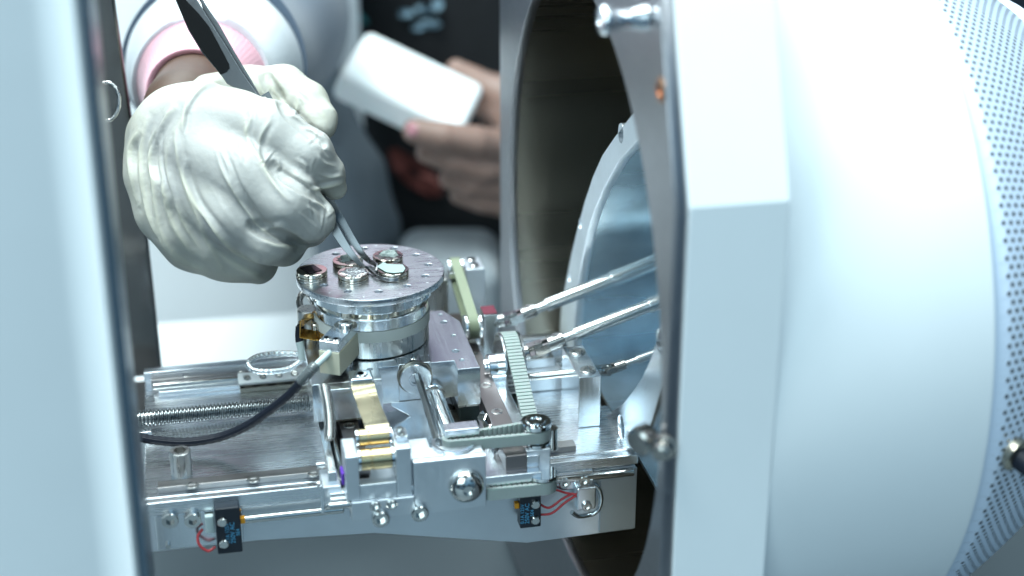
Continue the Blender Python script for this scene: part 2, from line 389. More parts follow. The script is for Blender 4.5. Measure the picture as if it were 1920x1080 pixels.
pm = perf().build('perforated_sheet', M['cage_paint'], cage, smooth=60)
for p_ in pm.data.polygons: p_.use_smooth = False
MB().lathe([(144, 200), (144, 206), (107, 268)], (0, AY, AZ), (1, 0, 0), 96).build('hole_shade_backing', M['dark'], cage, smooth=60)  # dark sheet added behind the holes in place of the shade inside
MB().lathe([(115.2, 268), (116, 268.5), (116, 273), (1e-3, 273), (1e-3, 268)], (0, AY, AZ), (1, 0, 0), 96, loop=True).build('end_band', M['cage_paint'], cage, smooth=60)
# connector on the guard
cn = thing('cable_connector', 'round metal plug with black cable on the guard at the right edge of the photo', 'connector', tuple(at(1890, 850, 560)))
q = at(1872, 828, 586); dq = (at(1925, 868, 578) - q).normalized()
MB().obox(at(1900, 842, 592), RT * 9, UP * 9, FW * 1.5).build('mount_plate', M['alu_matt'], cn, 0.4)
MB().lathe([(1e-4, 0), (6.6, 0), (7.2, 1), (7.2, 6), (5.4, 7), (5.4, 9), (6.4, 10), (6.4, 15), (4.5, 16), (1e-4, 16)], q - dq * 6, dq, 36).build('plug_shell', M['brassy'], cn, smooth=40)
MB().lathe([(1e-4, 0), (3.4, 0), (4, 1.5), (3, 4), (1e-4, 4)], at(1880, 822, 585), (at(1890, 806, 575) - at(1880, 822, 585)), 24).build('side_nut', M['nickel'], cn, smooth=40)
MB().tube([q + dq * 10.2, q + dq * 16, q + dq * 24 + Vector((0, 0, -3)), q + dq * 40 + Vector((0, 0, -16))], 4.4, 16).build('plug_cable', M['cable'], cn, smooth=60)

# ================================================================== left: housing with steel strip
door = thing('instrument_housing', 'pale white painted housing with a dark gasket edge, filling the left side of the photo', 'housing', tuple(at(100, 900, 470)))
dA = at(214, 540, 480)
dx = dA.x
MB().prism([(dx - 1.6, dA.y), (dx - 3, dA.y - 1.5), (dx - 14, dA.y - 9), (dx - 120, dA.y - 40), (dx - 180, dA.y - 40), (dx - 180, dA.y + 46), (dx - 1.6, dA.y + 46)], -160, 420, 'z').build('painted_shell', M['white_paint'], door, 2.5, seg=4)
MB().box(dx - 1.5, dx + 1.2, dA.y + 2, dA.y + 45, -160, 420).build('edge_gasket', mat('blue_black_rubber', (0.07, 0.11, 0.15), 0, 0.3), door, 0.5)
sc_ = thing('steel_port_collar', 'vertical brushed steel collar behind the left housing edge, dark with pale reflections', 'collar', (-110, 90, -60))
a_ = at(304, 690, 760)
M['collar'] = mat('dark_collar_steel', (0.20, 0.20, 0.20), 1, 0.2, 0.001, 60, (1, 1, 0.1), 0.05)
MB().prism([(a_.x - 60, a_.z - 4), (a_.x, a_.z - 4), (a_.x - 1, a_.z + 80), (a_.x - 5, a_.z + 170), (a_.x - 14, 520), (a_.x - 95, 520), (a_.x - 95, a_.z - 4)], a_.y, a_.y + 5, 'y').build('collar_wall', M['collar'], sc_, 1.5)
MB().box(a_.x - 60, a_.x - 1, a_.y - 40, a_.y - 1, a_.z - 12, a_.z - 5).build('collar_foot', M['rail_x'], sc_, 1.0)
lw = thing('wire_ring', 'braided steel wire loop hanging in front of the dark collar, upper left', 'wire loop', tuple(at(205, 190, 640)))
MB().tube([at(200 + 24 * math.cos(t), 190 + 36 * math.sin(t), 660) for t in np.linspace(-1.9, 1.9, 40)], lambda i, t: 0.75 + 0.15 * math.sin(4 * t + i * 1.3), 12).build('wire_braid', M['steel_dull'], lw, smooth=60)

# ================================================================== stage base
base = thing('stage_base', 'long flat brushed aluminium base plate of the specimen stage with screwed rails', 'stage base', (0, 0, -25))
MB().prism([(-96, -59.5), (97, -59.5), (97, -20), (93, -20), (93, 46), (-96, 46)], 6, 13.2, 'z').build('base_plate', M['alu_x'], base, 0.5)
MB().prism([(-96, 5.8), (-96, -10), (-55, -10), (-9, -12.5), (53, -25), (98, -24), (98, 5.8)], -60.5, -53, 'y').build('front_web', M['alu_matt'], base, 0.5)
MB().box(-97, 52, -63.5, -59.7, 7.5, 13.2).build('front_lip', M['alu_x'], base, 0.4)
MB().box(52.2, 98, -63.5, -59.7, 8.2, 12.6).build('front_lip', M['alu_x'], base, 0.4)
MB().prism([(83, 5.5), (83, -23.2), (98.3, -23), (98.3, 5.5)], -61.6, -60.7, 'y').build('end_panel', M['blue_steel'], base, 0.2)
MB().box(93.2, 98, -59, 44, -22, 5.8).build('end_web', M['alu_matt'], base, 0.4)
MB().box(-96, 93, 41, 46, 13.3, 18.5).build('rear_lip', M['alu_x'], base, 0.5)
MB().box(-95.5, -93, -50, -53, -10, 5).build('end_foot', M['alu_matt'], base, 0.3)
MB().box(-91, -28, -56.5, -51, 13.2, 15.6).build('front_rail', M['rail_x'], base, 0.3)
MB().box(56, 74, -56.5, -51, 13.2, 15.6).build('front_rail', M['rail_x'], base, 0.3)
MB().box(-93, -16, 36, 41, 13.2, 17).build('rear_rail', M['rail_x'], base, 0.3)
MB().box(-90, -20, 27, 35.8, 13.2, 15.4).build('rear_track', M['alu_x'], base, 0.4)
MB().cyl((-92, 31, 16.4), (-24, 31, 16.4), 1.5).build('track_rod', M['steel'], base)
MB().cyl((-93, -60, 11), (-93, -53, 11), 1.2).build('rail_stop', M['steel'], base)
for px, py in ((360, 909), (475, 898), (588, 887), (1036, 838)):
    p = pZ(px, py, 15.6); screw('rail_screw', (p.x, p.y, 15.0), (0, 0, 1), base, 2.6, 0.75, 1.3, 0.6, 'steel_dull')
for px, py in ((350, 712), (455, 702)):
    p = pZ(px, py, 17); screw('rail_screw', (p.x, 38.4, 16.4), (0, 0, 1), base, 2.2, 0.75, 1.2, 0.6, 'steel_dull')
cgh = [[(-56, 22.5), (-19, 22.5), (-19, 33), (-56, 33)]]
for i in range(5):
    x = -52 + i * 6.8
    cgh.append([(x + 1.7 * math.cos(t), 28 + 3.2 * math.sin(t)) for t in np.linspace(0, 5.9, 16)])
plate('ball_cage', cgh, 1.2, (0, 0, 17.6), (1, 0, 0), (0, 1, 0), M['cage_plastic'], base, 0.2)
MB().box(-55.5, -19.5, 23, 32.5, 13.3, 15.5).build('cage_bed', M['dark_steel'], base, 0.2)
for i in range(5):
    x = -52 + i * 6.8
    MB().cyl((x - .9, 28, 16.8), (x + .9, 28, 16.8), 1.3, ch=.2).build('cage_roller', M['steel'], base)
MB().cyl((-60, -64.5, 2.6), (-21, -64.5, 2.6), 1.6, ch=0.3).build('travel_shaft', M['steel'], base)
MB().cyl((52, -64.5, 5.4), (96, -64.5, 5.4), 1.6, ch=0.3).build('travel_shaft', M['steel'], base)
# end plate with two round screws at the left
MB().box(-93, -60, -63, -60.6, -8, 7.2).build('switch_bracket', M['alu_v'], base, 0.4)
for px in (319, 361):
    p = pY(px, 970, -63); screw('bracket_screw', (p.x, -63, p.z), (0, -1, 0), base, 3.2, 3.2, 1.5, 1.6, 'steel')
p = pY(306, 1028, -63); MB().cyl((p.x + 2, -60.5, -6), (p.x + 2, -64.5, -6), 1.0).build('stop_pin', M['steel'], base)

cs = thing('cap_screw', 'shiny socket head cap screw standing alone on the left half of the base plate', 'screw', tuple(pZ(341, 888, 13.2)))
p = pZ(341, 886, 13.2)
m = MB().lathe([(1e-4, 0), (4.2, 0), (4.2, 9.6), (3.8, 10), (hexr(2.3), 10), (hexr(2.3), 6.5), (1e-4, 6.5)], p, (0, 0, 1), 60)
m.build('cap_screw_body', M['steel_dull'], cs, smooth=40)

ls = thing('lead_screw', 'long dark threaded lead screw running left from the cross slide', 'lead screw', (-70, -2, 14))
MB().thread((-101, -2, 18.2), (-27, -2, 18.2), 3.6, 1.5, 0.95, 36).build('threaded_rod', M['thread'], ls, smooth=60)
MB().cyl((-112, -2, 18.2), (-92, -2, 18.2), 2.9).build('rod_end', M['steel'], ls)
MB().box(-105, -93, -10, -7, 13.3, 16).build('end_clip', M['alu_x'], ls, .3)

# ================================================================== lower slide (moves along the base)
low = thing('lower_slide', 'aluminium lower slide block crossing the base, with dark screwed rails on both sides', 'slide', (10, -20, 13))
MB().box(-27.5, 54, -82, 24, 13.4, 20).build('slide_body', M['alu_y'], low, 0.4)
MB().box(-27.5, -24.2, -78, 24, 20.05, 27).build('side_wall', M['alu_y'], low, 0.3)
MB().box(-19, -11.5, -78, 22, 20.05, 26.5).build('rail', M['rail'], low, 0.3)
MB().box(40.2, 48.6, -80, 24, 20.05, 27.2).build('rail', M['rail'], low, 0.3)
MB().box(48.8, 54, -78, 24, 20.05, 25.2).build('side_wall', M['alu_y'], low, 0.4)
MB().cyl((-21.8, -75, 22.6), (-21.8, 10, 22.6), 1.6).build('guide_shaft', M['steel'], low)
for px, py, z in ((660, 797, 26.5),):
    q = pZ(px, py, z); screw('rail_screw', (-15.2, q.y, 26.0), (0, 0, 1), low, 2.6, 0.7, 1.3, .55, 'steel_dull')
for px, py in ((908, 660), (917, 722), (934, 771)):
    q = pZ(px, py, 27.2); screw('rail_screw', (44.4, q.y, 26.7), (0, 0, 1), low, 2.6, 0.7, 1.3, .55, 'steel_dull')
MB().lathe([(2.3, 0), (2.3, -3), (1e-4, -3)], (44.4, -80.03, 23.4), (0, -1, 0), 24).build('rail_end_bore', M['dark'], low)
MB().box(-4, 20, -70, -24, 20.05, 22.2).build('centre_pad', M['alu_v'], low, 0.4)
MB().prism([(20, -60), (36, -60), (36, -25), (28, -20), (20, -25)], 20.05, 21.2, 'z').build('centre_shim', M['dark_steel'], low, 0.2)
# zig-zag roller retainer beside the right rail
vs = []
for i in range(7):
    y = -40 - i * 4.2
    vs += [(38.4 + (1.4 if i % 2 else -0.6), y, 25.4 - i * 0.2), (38.4 + (0.2 if i % 2 else 1.0), y - 2.1, 23.8 - i * 0.2)]
MB().sweep(vs, 4.2, 0.35, (0, 0.3, 1)).build('roller_retainer', M['chrome'], low, smooth=20)

# ================================================================== upper slide
up = thing('upper_slide', 'machined aluminium upper slide plate carrying the turntable, stepped front face', 'slide', (5, -10, 29))
SL = [(-29, -40.5), (-1.5, -40.5), (-1.5, -30), (6.4, -30), (6.4, -22.5), (19.9, -22.5), (19.9, -30), (29.2, -30), (29.2, -38.2), (38.4, -38.2), (38.4, 8), (33, 21), (-29, 21)]
hol = []
for px, py, r in ((854, 658, 1.5), (866, 675, 1.0), (850, 629, 1.0), (832, 604, 1.4), (825, 590, 1.0), (694, 692, 1.0)):
    q = pZ(px, py, 45.4); hol.append(circ(q.x, q.y, r, 20))
plate('slide_plate', [SL] + hol, 16.4, (0, 0, 37.2), (1, 0, 0), (0, 1, 0), M['alu_y'], up, 0.25)
MB().prism([(3, 29), (3, 27.6), (12, 21.4), (20, 21.4), (26, 27.6), (26, 29)], -30, -10, 'y').build('nut_housing', M['alu_v'], up, 0.3)
MB().box(29.5, 38, -37, 10, 27.6, 28.9).build('carriage_shim', M['steel_dull'], up, 0.1)
MB().box(30.2, 38.4, -36.2, 8, 20.8, 27.5).build('carriage_block', M['black_block'], up, 0.4)
MB().lathe([(1.9, 0.02), (1.9, -3), (1e-4, -3)], (34.2, -36.25, 24.2), (0, -1, 0), 24).build('carriage_bore', M['dark'], up)
MB().box(-9, -3, -39, 0, 20.4, 28.9).build('carriage_block', M['alu_v'], up, 0.4)
MB().box(-21, -10, -38, 0, 26.9, 28.9).build('carriage_shim', M['dark_steel'], up, 0.2)
# hub and its bore
MB().lathe([(1e-4, -1), (2.1, -1), (2.1, 0), (2.6, 0), (2.8, -0.3), (2.9, 0), (6.1, 0), (6.4, -0.3), (6.4, -11), (1e-4, -11)], (13, -33.5, 40.2), (0, -1, 0), 64).build('drive_hub', M['alu_turn'], up, smooth=40)
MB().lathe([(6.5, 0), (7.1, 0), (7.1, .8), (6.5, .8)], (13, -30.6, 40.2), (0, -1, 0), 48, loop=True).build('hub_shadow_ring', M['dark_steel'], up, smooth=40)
MB().box(6.5, 19.8, -29.5, -22.6, 29.2, 45.6).build('hub_boss', M['alu_v'], up, 0.3)
screw('hub_set_screw', (13, -28.5, 47.2), (0, 0, 1), up, 1.5, 0.5, 0.8, 0.4)
q = pY(792, 722, -33.6); screw('hub_set_screw', q, (0, -1, 0), up, 1.2, 0.5, 0.6, 0.4)
MB().cyl(pY(784, 711, -36) + Vector((0, 6, 1)), pY(819, 826, -70), 1.5, seg=6, ch=0.1).build('hex_drive_rod', M['rod_dark'], up, 0.15, smooth=20)
a = pY(814, 741, -34); b = pY(846, 822, -70)
m = MB().thread(a + (b - a) * 0.04, b, 3.6, 0.9, 0.22, 40); m.lathe([(3.7, 0), (4.6, 0), (4.6, -1.5), (3.7, -1.5)], a, (b - a), 32, loop=True)
m.build('threaded_spindle', M['chrome'], up, smooth=60)
# strap clamp + bronze strip over rollers
a = pZ(676, 706, 47.5)
clx, cly = a.x, a.y
MB().box(clx - 4.6, clx + 4.6, cly - 5.2, cly + 3.5, 45.5, 49).build('strap_clamp', M['alu_v'], up, 0.9, seg=3)
screw('clamp_screw', (clx, cly - 1, 48.9), (0, 0, 1), up, 2.7, 0.6, 1.3, 0.5)
st = [(clx, cly - 5, 47.2), (clx + 0.1, cly - 7.5, 46.8), (clx + 0.6, -52, 44.5), (clx + 1.2, -62, 43.3), (clx + 1.8, -70, 42.8), (clx + 2.0, -75, 42.3), (clx + 2.1, -77.6, 39.6)]
def smoothpath(p, n=6):
    P = [Vector(x) for x in p]; out = []
    for i in range(len(P) - 1):
        p0 = P[max(i - 1, 0)]; p1 = P[i]; p2 = P[i + 1]; p3 = P[min(i + 2, len(P) - 1)]
        for k in range(n):
            t = k / n
            out.append(0.5 * ((2 * p1) + (p2 - p0) * t + (2 * p0 - 5 * p1 + 4 * p2 - p3) * t * t + (3 * p1 - p0 - 3 * p2 + p3) * t ** 3))
    out.append(P[-1]); return out
MB().sweep(smoothpath(st), 9.0, 0.35, (1, 0, 0)).build('bronze_strap', M['bronze_strip'], up, smooth=60)
# left spring and its L bracket
m = MB(); m.box(-25.2, -14.5, -46.5, -40.7, 44.2, 45.6); m.box(-25.2, -23.9, -46.5, -40.7, 30, 44.2)
m.build('spring_bracket', M['alu_v'], up, 0.25)
A = pY(608, 722, -44); B = pY(618, 826, -58)
n = 31 * 14; pts = []
xx, yy, zz = frame(B - A)
for i in range(n + 1):
    t = i / n; a = 2 * math.pi * 31 * t; r = 2.1 * (1 if t < 0.95 else max(0.45, 1 - (t - 0.95) * 10))
    bow = Vector((0.9, 0, -0.4)) * math.sin(math.pi * t)
    pts.append(A + (B - A) * t + xx * r * math.cos(a) + yy * r * math.sin(a) + bow)
MB().tube(pts, 0.31, 6).build('coil_spring', M['steel'], up, smooth=80)
# small set screws on left flank
for py in (702, 716): 
    q = pX(572, py, -29.2); screw('flank_screw', q, (-1, 0, 0), up, 1.6, 1.6, 0.8, 0.8)

# ================================================================== turntable
tt = thing('specimen_turntable', 'round turned aluminium specimen turntable with a ring of drilled holes', 'turntable', (0, 0, 45.5))
holes = []
for px, py in ((607, 534.5), (652, 546), (710, 546.5), (763, 536), (797, 517), (803, 496), (780, 478), (739, 465.5), (683, 466), (630, 476)):
    q = pZ(px, py, 75); holes.append(circ(q.x, q.y, 1.55, 24))
plate('table_disc', [circ(0, 0, 30.4, 144)] + holes, 2.9, (0, 0, 73.55), (1, 0, 0), (0, 1, 0), M['alu_disc'], tt, 0.28)
# engraved position marks on the rim
for k, ch in enumerate('0123456789'):
    px, py = ((574, 530), (618, 549), (682, 556), (750, 550), (802, 530), (824, 504), (811, 480), (768, 463), (706, 458), (590, 481))[k]
    q = pZ(px, py, 75.03); rad = Vector((q.x, q.y, 0)).normalized()
    q2 = rad * min(28.6, Vector((q.x, q.y, 0)).length)
    text('position_mark', ch, 2.0, (q2.x, q2.y, 75.04), Vector((0, 0, 1)).cross(rad) * -1, rad * -1, M['engrave'], tt)
MB().lathe([(1, 72), (25.6, 72), (25.6, 66.7), (25.3, 66.4), (22, 66.4), (1, 66.4)], (0, 0, 0), (0, 0, 1), 128).build('upper_ring', M['alu_turn'], tt, smooth=35)
MB().lathe([(22.6, 66.4), (22.6, 61.9), (1, 61.9)], (0, 0, 0), (0, 0, 1), 96).build('neck_ring', M['nickel'], tt, smooth=35)
MB().lathe([(19, 62.9), (23.2, 62.9), (23.5, 62.6), (23.5, 58.4), (20, 58.2)], (0, 0, 0), (0, 0, 1), 128).build('clamp_ring', M['alu_turn'], tt, smooth=35)
MB().lathe([(20, 58.2), (23.9, 58.2), (24.0, 58.0), (24.0, 53.4), (20, 53.3)], (0, 0, 0), (0, 0, 1), 128).build('insulating_ring', M['ceramic'], tt, smooth=35)
MB().lathe([(20, 53.3), (23.5, 53.2), (23.5, 46.2), (23.2, 45.9), (1, 45.9)], (0, 0, 0), (0, 0, 1), 128).build('lower_ring', mat('brushed_steel_ring', (0.52, 0.53, 0.52), 1, 0.3, 0.02, 900, (1, 1, 0.05), 0.08), tt, smooth=35)
for ang, r, z in ((-100.5, 25.5, 69.2), (-41, 25.5, 69.2), (-160, 25.5, 69.2), (-83, 22.5, 64.2), (-133, 22.5, 64.2), (-30, 23.4, 60.6)):
    c = math.cos(math.radians(ang)); s_ = math.sin(math.radians(ang))
    screw('grub_screw', (r * c - 0.1 * c, r * s_ - 0.1 * s_, z), (c, s_, 0), tt, 1.8, 0.45, 0.9, 0.45, 'steel')
# clamp block with ivory insulator
u = Vector((0.47, 0.88, 0)); v = Vector((-0.86, 0.5, 0)).normalized(); u.normalize()
fc = Vector((-17.8, -40, 58))
def blk(u0, u1, v0, v1, z0, z1, m=None):
    m = m or MB(); pts = [fc + u * a_ + v * b_ for a_, b_ in ((u0, v0), (u1, v0), (u1, v1), (u0, v1))]
    return m.prism([(p.x, p.y) for p in pts], z0, z1, 'z')
blk(0, 24, 0, 8.8, 48, 57.9).build('ivory_insulator', M['ivory'], tt, 0.35)
blk(0.1, 24, 0.1, 8.7, 58.0, 62.2).build('clamp_lug', M['alu_v'], tt, 0.5, seg=3)
for b_ in (2.4, 6.4):
    p = fc + u * 3.0 + v * b_; screw('lug_screw', (p.x, p.y, 62.1), (0, 0, 1), tt, 1.9, 0.5, 0.9, 0.4)
p = pZ(648, 609, 63); MB().lathe([(4.7, 0), (4.7, 0.7), (3.0, 0.7), (3.0, 1.7), (2.7, 2.0), (hexr(1.3), 2.0), (hexr(1.3), 1.0), (1e-4, 1.0)], (p.x, p.y, 62.2), (0, 0, 1), 48).build('clamp_bolt', M['steel'], tt, smooth=35)
q = pZ(640, 700, 46) ; MB().cyl((q.x + 3, q.y + 8, 45.5), (q.x + 3, q.y + 8, 48), 2.6).build('insulator_foot', M['steel_dull'], tt)

# ================================================================== specimen stubs
stubs = {}
def stub(key, px, py, label):
    q = pZ(px, py, 78.0)
    t = thing('specimen_stub', label, 'specimen stub', (q.x, q.y, 75), 'specimen stubs on the turntable')
    MB().lathe([(1e-3, 0.05), (6.05, 0.05), (6.2, 0.25), (6.2, 0.95), (5.75, 1.1), (5.75, 1.4), (6.3, 1.55), (6.3, 2.8), (6.1, 3.0), (1e-3, 3.0)], (q.x, q.y, 75), (0, 0, 1), 72).build('stub_body', M['nickel'], t, smooth=35)
    stubs[key] = (t, q); return t, q
def rough_patch(cx, cy, z, r, h, seed, n=22, ex=1.0, ey=1.0, jag=0.25, rot=0.0):
    rnd = random.Random(seed); m = MB(); rings = 5; vs = [(cx, cy, z + h * (0.8 + 0.4 * rnd.random()))]; fs = []
    edge = [1 + jag * (rnd.random() - 0.5) * 2 for _ in range(n)]
    for i in range(1, rings + 1):
        f = i / rings
        for k in range(n):
            a = 2 * math.pi * k / n; rr = r * f * (1 + (edge[k] - 1) * f)
            x_, y_ = ex * rr * math.cos(a), ey * rr * math.sin(a)
            zz_ = z + (h * (1 - 0.35 * f ** 3) * (0.7 + 0.6 * rnd.random()) if i < rings else 0)
            vs.append((cx + x_ * math.cos(rot) - y_ * math.sin(rot), cy + x_ * math.sin(rot) + y_ * math.cos(rot), zz_))
    for k in range(n): fs.append((0, 1 + k, 1 + (k + 1) % n))
    for i in range(rings - 1):
        for k in range(n): fs.append((1 + i * n + k, 1 + (i + 1) * n + k, 1 + (i + 1) * n + (k + 1) % n, 1 + i * n + (k + 1) % n))
    return m.add(vs, fs)
t, q = stub('A', 584.5, 505.5, 'specimen stub with a square black wafer, alone at the left rim of the turntable')
u2 = Vector((0.92, 0.40, 0)); v2 = Vector((-0.40, 0.92, 0))
m = MB(); m.obox((q.x - 0.2, q.y + 0.4, 78.12), u2 * 3.0, v2 * 3.7, (0, 0, 0.18)); m.build('wafer_chip', M['wafer'], t, 0.05)
t, q = stub('B', 652, 487, 'specimen stub with a dull grey crumb, rear left, just behind the tweezer blades')
rough_patch(q.x + .5, q.y, 77.95, 4.6, 0.3, 3, jag=.4).build('carbon_pad', M['carbon'], t, smooth=20)
rough_patch(q.x, q.y + 1.2, 78.05, 3.2, 1.1, 4, ex=1.1, jag=.4).build('mineral_crumb', M['sample'], t, smooth=20)
t, q = stub('C', 662, 510, 'specimen stub covered in glittering silvery flakes, in front of the tweezer tips')
rough_patch(q.x, q.y, 77.95, 5.2, 0.3, 5, n=40, jag=.25).build('silver_flakes', M['silver_flake'], t, smooth=10)
t, q = stub('D', 727, 478, 'specimen stub with a pale grey-green mineral lump, rear of the turntable')
rough_patch(q.x, q.y - .6, 77.95, 5.0, 0.3, 6, jag=.35).build('carbon_pad', M['carbon'], t, smooth=20)
rough_patch(q.x + .5, q.y + 0.2, 78.05, 3.9, 1.3, 9, ex=1.0, ey=.9, jag=.3).build('mineral_lump', M['sample'], t, smooth=20)
t, q = stub('E', 737.5, 504, 'specimen stub gripped by the tweezers, topped with a thin pale grey film')
rough_patch(q.x + .3, q.y, 77.95, 5.3, 0.25, 8, jag=.12).build('carbon_pad', M['carbon'], t, smooth=20)
pts = [pZ(x, y, 78.4) for x, y in ((707, 500), (719, 491), (726, 495), (745, 496), (755, 496), (760, 503), (756, 510), (738, 512), (724, 510))]
fl = MB(); fl.prism([(p.x, p.y) for p in pts], 78.25, 78.5, 'z').build('pale_film', M['film'], t, 0.05)

# ================================================================== front tool block
fb = thing('spindle_block', 'thick satin aluminium bearing block with a large domed screw, nearest to the camera', 'bearing block', (10, -80, 8))
plate('front_plate', [[(4, 8.4), (31.6, 9.4), (31.6, 31.4), (4, 31.4)], circ(23.8, 19.6, 5.4, 40)], 4, (0, -83, 0), (1, 0, 0), (0, 0, 1), M['alu_matt'], fb, 0.35)
m = MB(); m.prism([(0.6, -80.9), (31.4, -80.9), (31.4, -74), (12, -74), (12, -66), (0.6, -66)], 20.1, 31.2, 'z'); m.build('block_body', M['alu_matt'], fb, 0.35)
MB().box(17.8, 31.4, -73.5, -67, 20.1, 37.2).build('rear_lug', M['alu_v'], fb, 0.4)
MB().box(-12, 31.4, -80.5, -68, 20.1, 24).build('block_foot', M['alu_matt'], fb, 0.3)
MB().lathe([(7.0, 0), (8.2, 0), (8.2, 1.2), (7.0, 1.2)], (21, -74, 31.3), (0, 0, 1), 48, loop=True).build('bearing_ring', M['alu_turn'], fb, smooth=35)
MB().lathe([(6.7, -1), (6.9, 0), (6.6, 1.8), (5.4, 3.4), (3.6, 4.4), (2.0, 4.8), (2.0, 3.6), (1e-4, 3.6)], (23.8, -85.1, 19.6), (0, -1, 0), 64).build('dome_screw', M['steel'], fb, smooth=50)
m = MB(); m.box(-20, 3.9, -86, -82, 9.4, 17.5); m.box(-20, 0.5, -82, -76, 9.4, 20); m.build('front_foot', M['alu_matt'], fb, 0.4)
for x in (-9.4, 5.6):
    MB().lathe([(3.3, 0), (3.3, 2.6), (2.9, 3), (hexr(1.6), 3), (hexr(1.6), 1.2), (1e-4, 1.2)], (x, -86.1 if x < 4 else -85.1, 10.6), (0, -1, 0), 36).build('foot_screw', M['steel'], fb, smooth=40)
for x in (-11.2, -5.0):
    MB().lathe([(2.0, 0), (2.0, 1.6), (1.7, 1.9), (hexr(1.0), 1.9), (hexr(1.0), .8), (1e-4, .8)], (x, -86.1, 15.8), (0, -1, 0), 30).build('foot_screw', M['steel'], fb, smooth=40)
q = pY(648, 955, -84); MB().lathe([(1.4, 0), (1.4, 8), (1.0, 8.4), (1e-4, 8.4)], (-20.2, -84, 16), (-1, 0, 0), 20).build('side_pin', M['steel'], fb)

rb = thing('roller_bracket', 'small forked bracket holding two brass rollers under the bronze strap', 'roller bracket', (-10, -80, 20))
m = MB(); m.box(-21.5, -16.4, -85, -70, 17.6, 36.5); m.build('fork', M['alu_matt'], rb, 0.5)
m = MB(); m.box(-2.6, 3.2, -85, -70, 17.6, 38); m.build('fork', M['alu_matt'], rb, 0.5)
MB().box(-16.4, -2.6, -85.2, -80, 17.6, 24.2).build('fork_bridge', M['alu_matt'], rb, 0.4)
for yy_, zz_, rr_ in ((-75.0, 38.6, 3.3), (-80.2, 32.2, 4.2)):
    m = MB().lathe([(1e-4, -15.4), (rr_ - .3, -15.4), (rr_, -15.0), (rr_, -11.8), (rr_ * .93, -11.6), (rr_ * .93, -11.2), (rr_, -11), (rr_, -4), (rr_ - .3, -3.8), (1e-4, -3.8)], (0, yy_, zz_), (1, 0, 0), 48)
    m.build('brass_roller', M['gold_roller'], rb, smooth=35)
    for xa in (-16.3, -3.7):
        MB().lathe([(1.2, 0), (rr_ * 1.02, 0), (rr_ * 1.02, 0.9), (1.2, 0.9)], (xa, yy_, zz_), (1, 0, 0), 36, loop=True).build('bearing_washer', M['chrome'], rb, smooth=35)
MB().box(-1.8, 3.0, -80, -72.5, 38.05, 40.2).build('cap_plate', M['alu_v'], rb, 0.3)
for yy_ in (-74.2, -78.6):
    screw('cap_plate_screw', (0.6, yy_, 40.2), (0, 0, 1), rb, 1.4, 0.9, .7, .5)
MB().box(-22.6, -21.6, -80, -74, 22, 27).build('paint_mark', M['purple'], rb, 0.3)
sb = thing('side_bracket', 'small grey bracket with a little post left of the roller bracket', 'bracket', (-27, -78, 13))
m = MB(); m.box(-30, -23, -80, -66, 14, 22); m.build('bracket_block', M['alu_matt'], sb, 0.4)
MB().box(-31, -29.8, -82, -79, 12, 24).build('bracket_tab', M['alu_v'], sb, 0.2)
q = pY(606, 905, -76); MB().cyl((-31.5, -74, 20), (-27.5, -74, 20), 1.2).build('bracket_pin', M['steel'], sb)
MB().cyl((-31, -68, 25), (-28, -68, 25), 1.1).build('bracket_pin', M['steel'], sb)
MB().cyl((-20, -80, 22), (-30, -80, 13), 0.8).build('bracket_pin', M['steel'], sb)

# ================================================================== belts and pulleys
def belt_loop(c0, r0, c1, r1, axis_pts, n=26):
    """2D loop (tangent both sides) round two circles"""
    c0 = Vector(c0).to_2d() if len(c0) > 2 else Vector(c0); c1 = Vector(c1)
    d = c1 - c0; L = d.length; a = math.atan2(d.y, d.x); b = math.acos((r0 - r1) / L); out = []
    for i in range(n + 1):
        t = a + b + (2 * math.pi - 2 * b) * i / n; out.append(c0 + Vector((math.cos(t), math.sin(t))) * r0)
    p0 = out[-1]; s1 = c1 + Vector((math.cos(a - b), math.sin(a - b))) * r1
    m = max(2, int((s1 - p0).length / 1.0))
    for i in range(1, m): out.append(p0.lerp(s1, i / m))
    for i in range(n + 1):
        t = a - b + 2 * b * i / n; out.append(c1 + Vector((math.cos(t), math.sin(t))) * r1)
    p0 = out[-1]; s1 = out[0]; m = max(2, int((s1 - p0).length / 1.0))
    for i in range(1, m): out.append(p0.lerp(s1, i / m))
    return out
def belt(name, label, loop, lift, wid, W, mt, grp, thick=1.1, tooth=0.7, pitch=2.0, out=False):
    # resample evenly, add inner teeth by alternate thickness
    P = [lift(p) for p in loop]; n = len(P); Ls = [0]
    for i in range(n): Ls.append(Ls[-1] + (P[(i + 1) % n] - P[i]).length)
    T = Ls[-1]; k = int(T / pitch) * 4; R = []; j = 0
    for i in range(k):
        s = T * i / k
        while Ls[j + 1] < s: j += 1
        R.append(P[j].lerp(P[(j + 1) % n], (s - Ls[j]) / (Ls[j + 1] - Ls[j] + 1e-9)))
    c = sum(R, Vector()) / len(R); th = [thick + (tooth if (i % 4) < 2 else 0) for i in range(k)]
    R2 = []
    for i in range(k):
        d = (R[(i + 1) % k] - R[i - 1]).normalized(); nrm = Vector(W).cross(d).normalized()
        if (nrm.dot(R[i] - c) > 0) != out: nrm = -nrm
        R2.append(R[i] + nrm * (th[i] - thick) / 2)
    t = thing(name, label, 'belt', tuple(c), grp)
    MB().sweep(R2, wid, lambda i: th[i], W, closed=True).build('toothed_band', M[mt], t, 0.08, smooth=30, seg=1)
    return t
G = 'toothed drive belts of the stage'
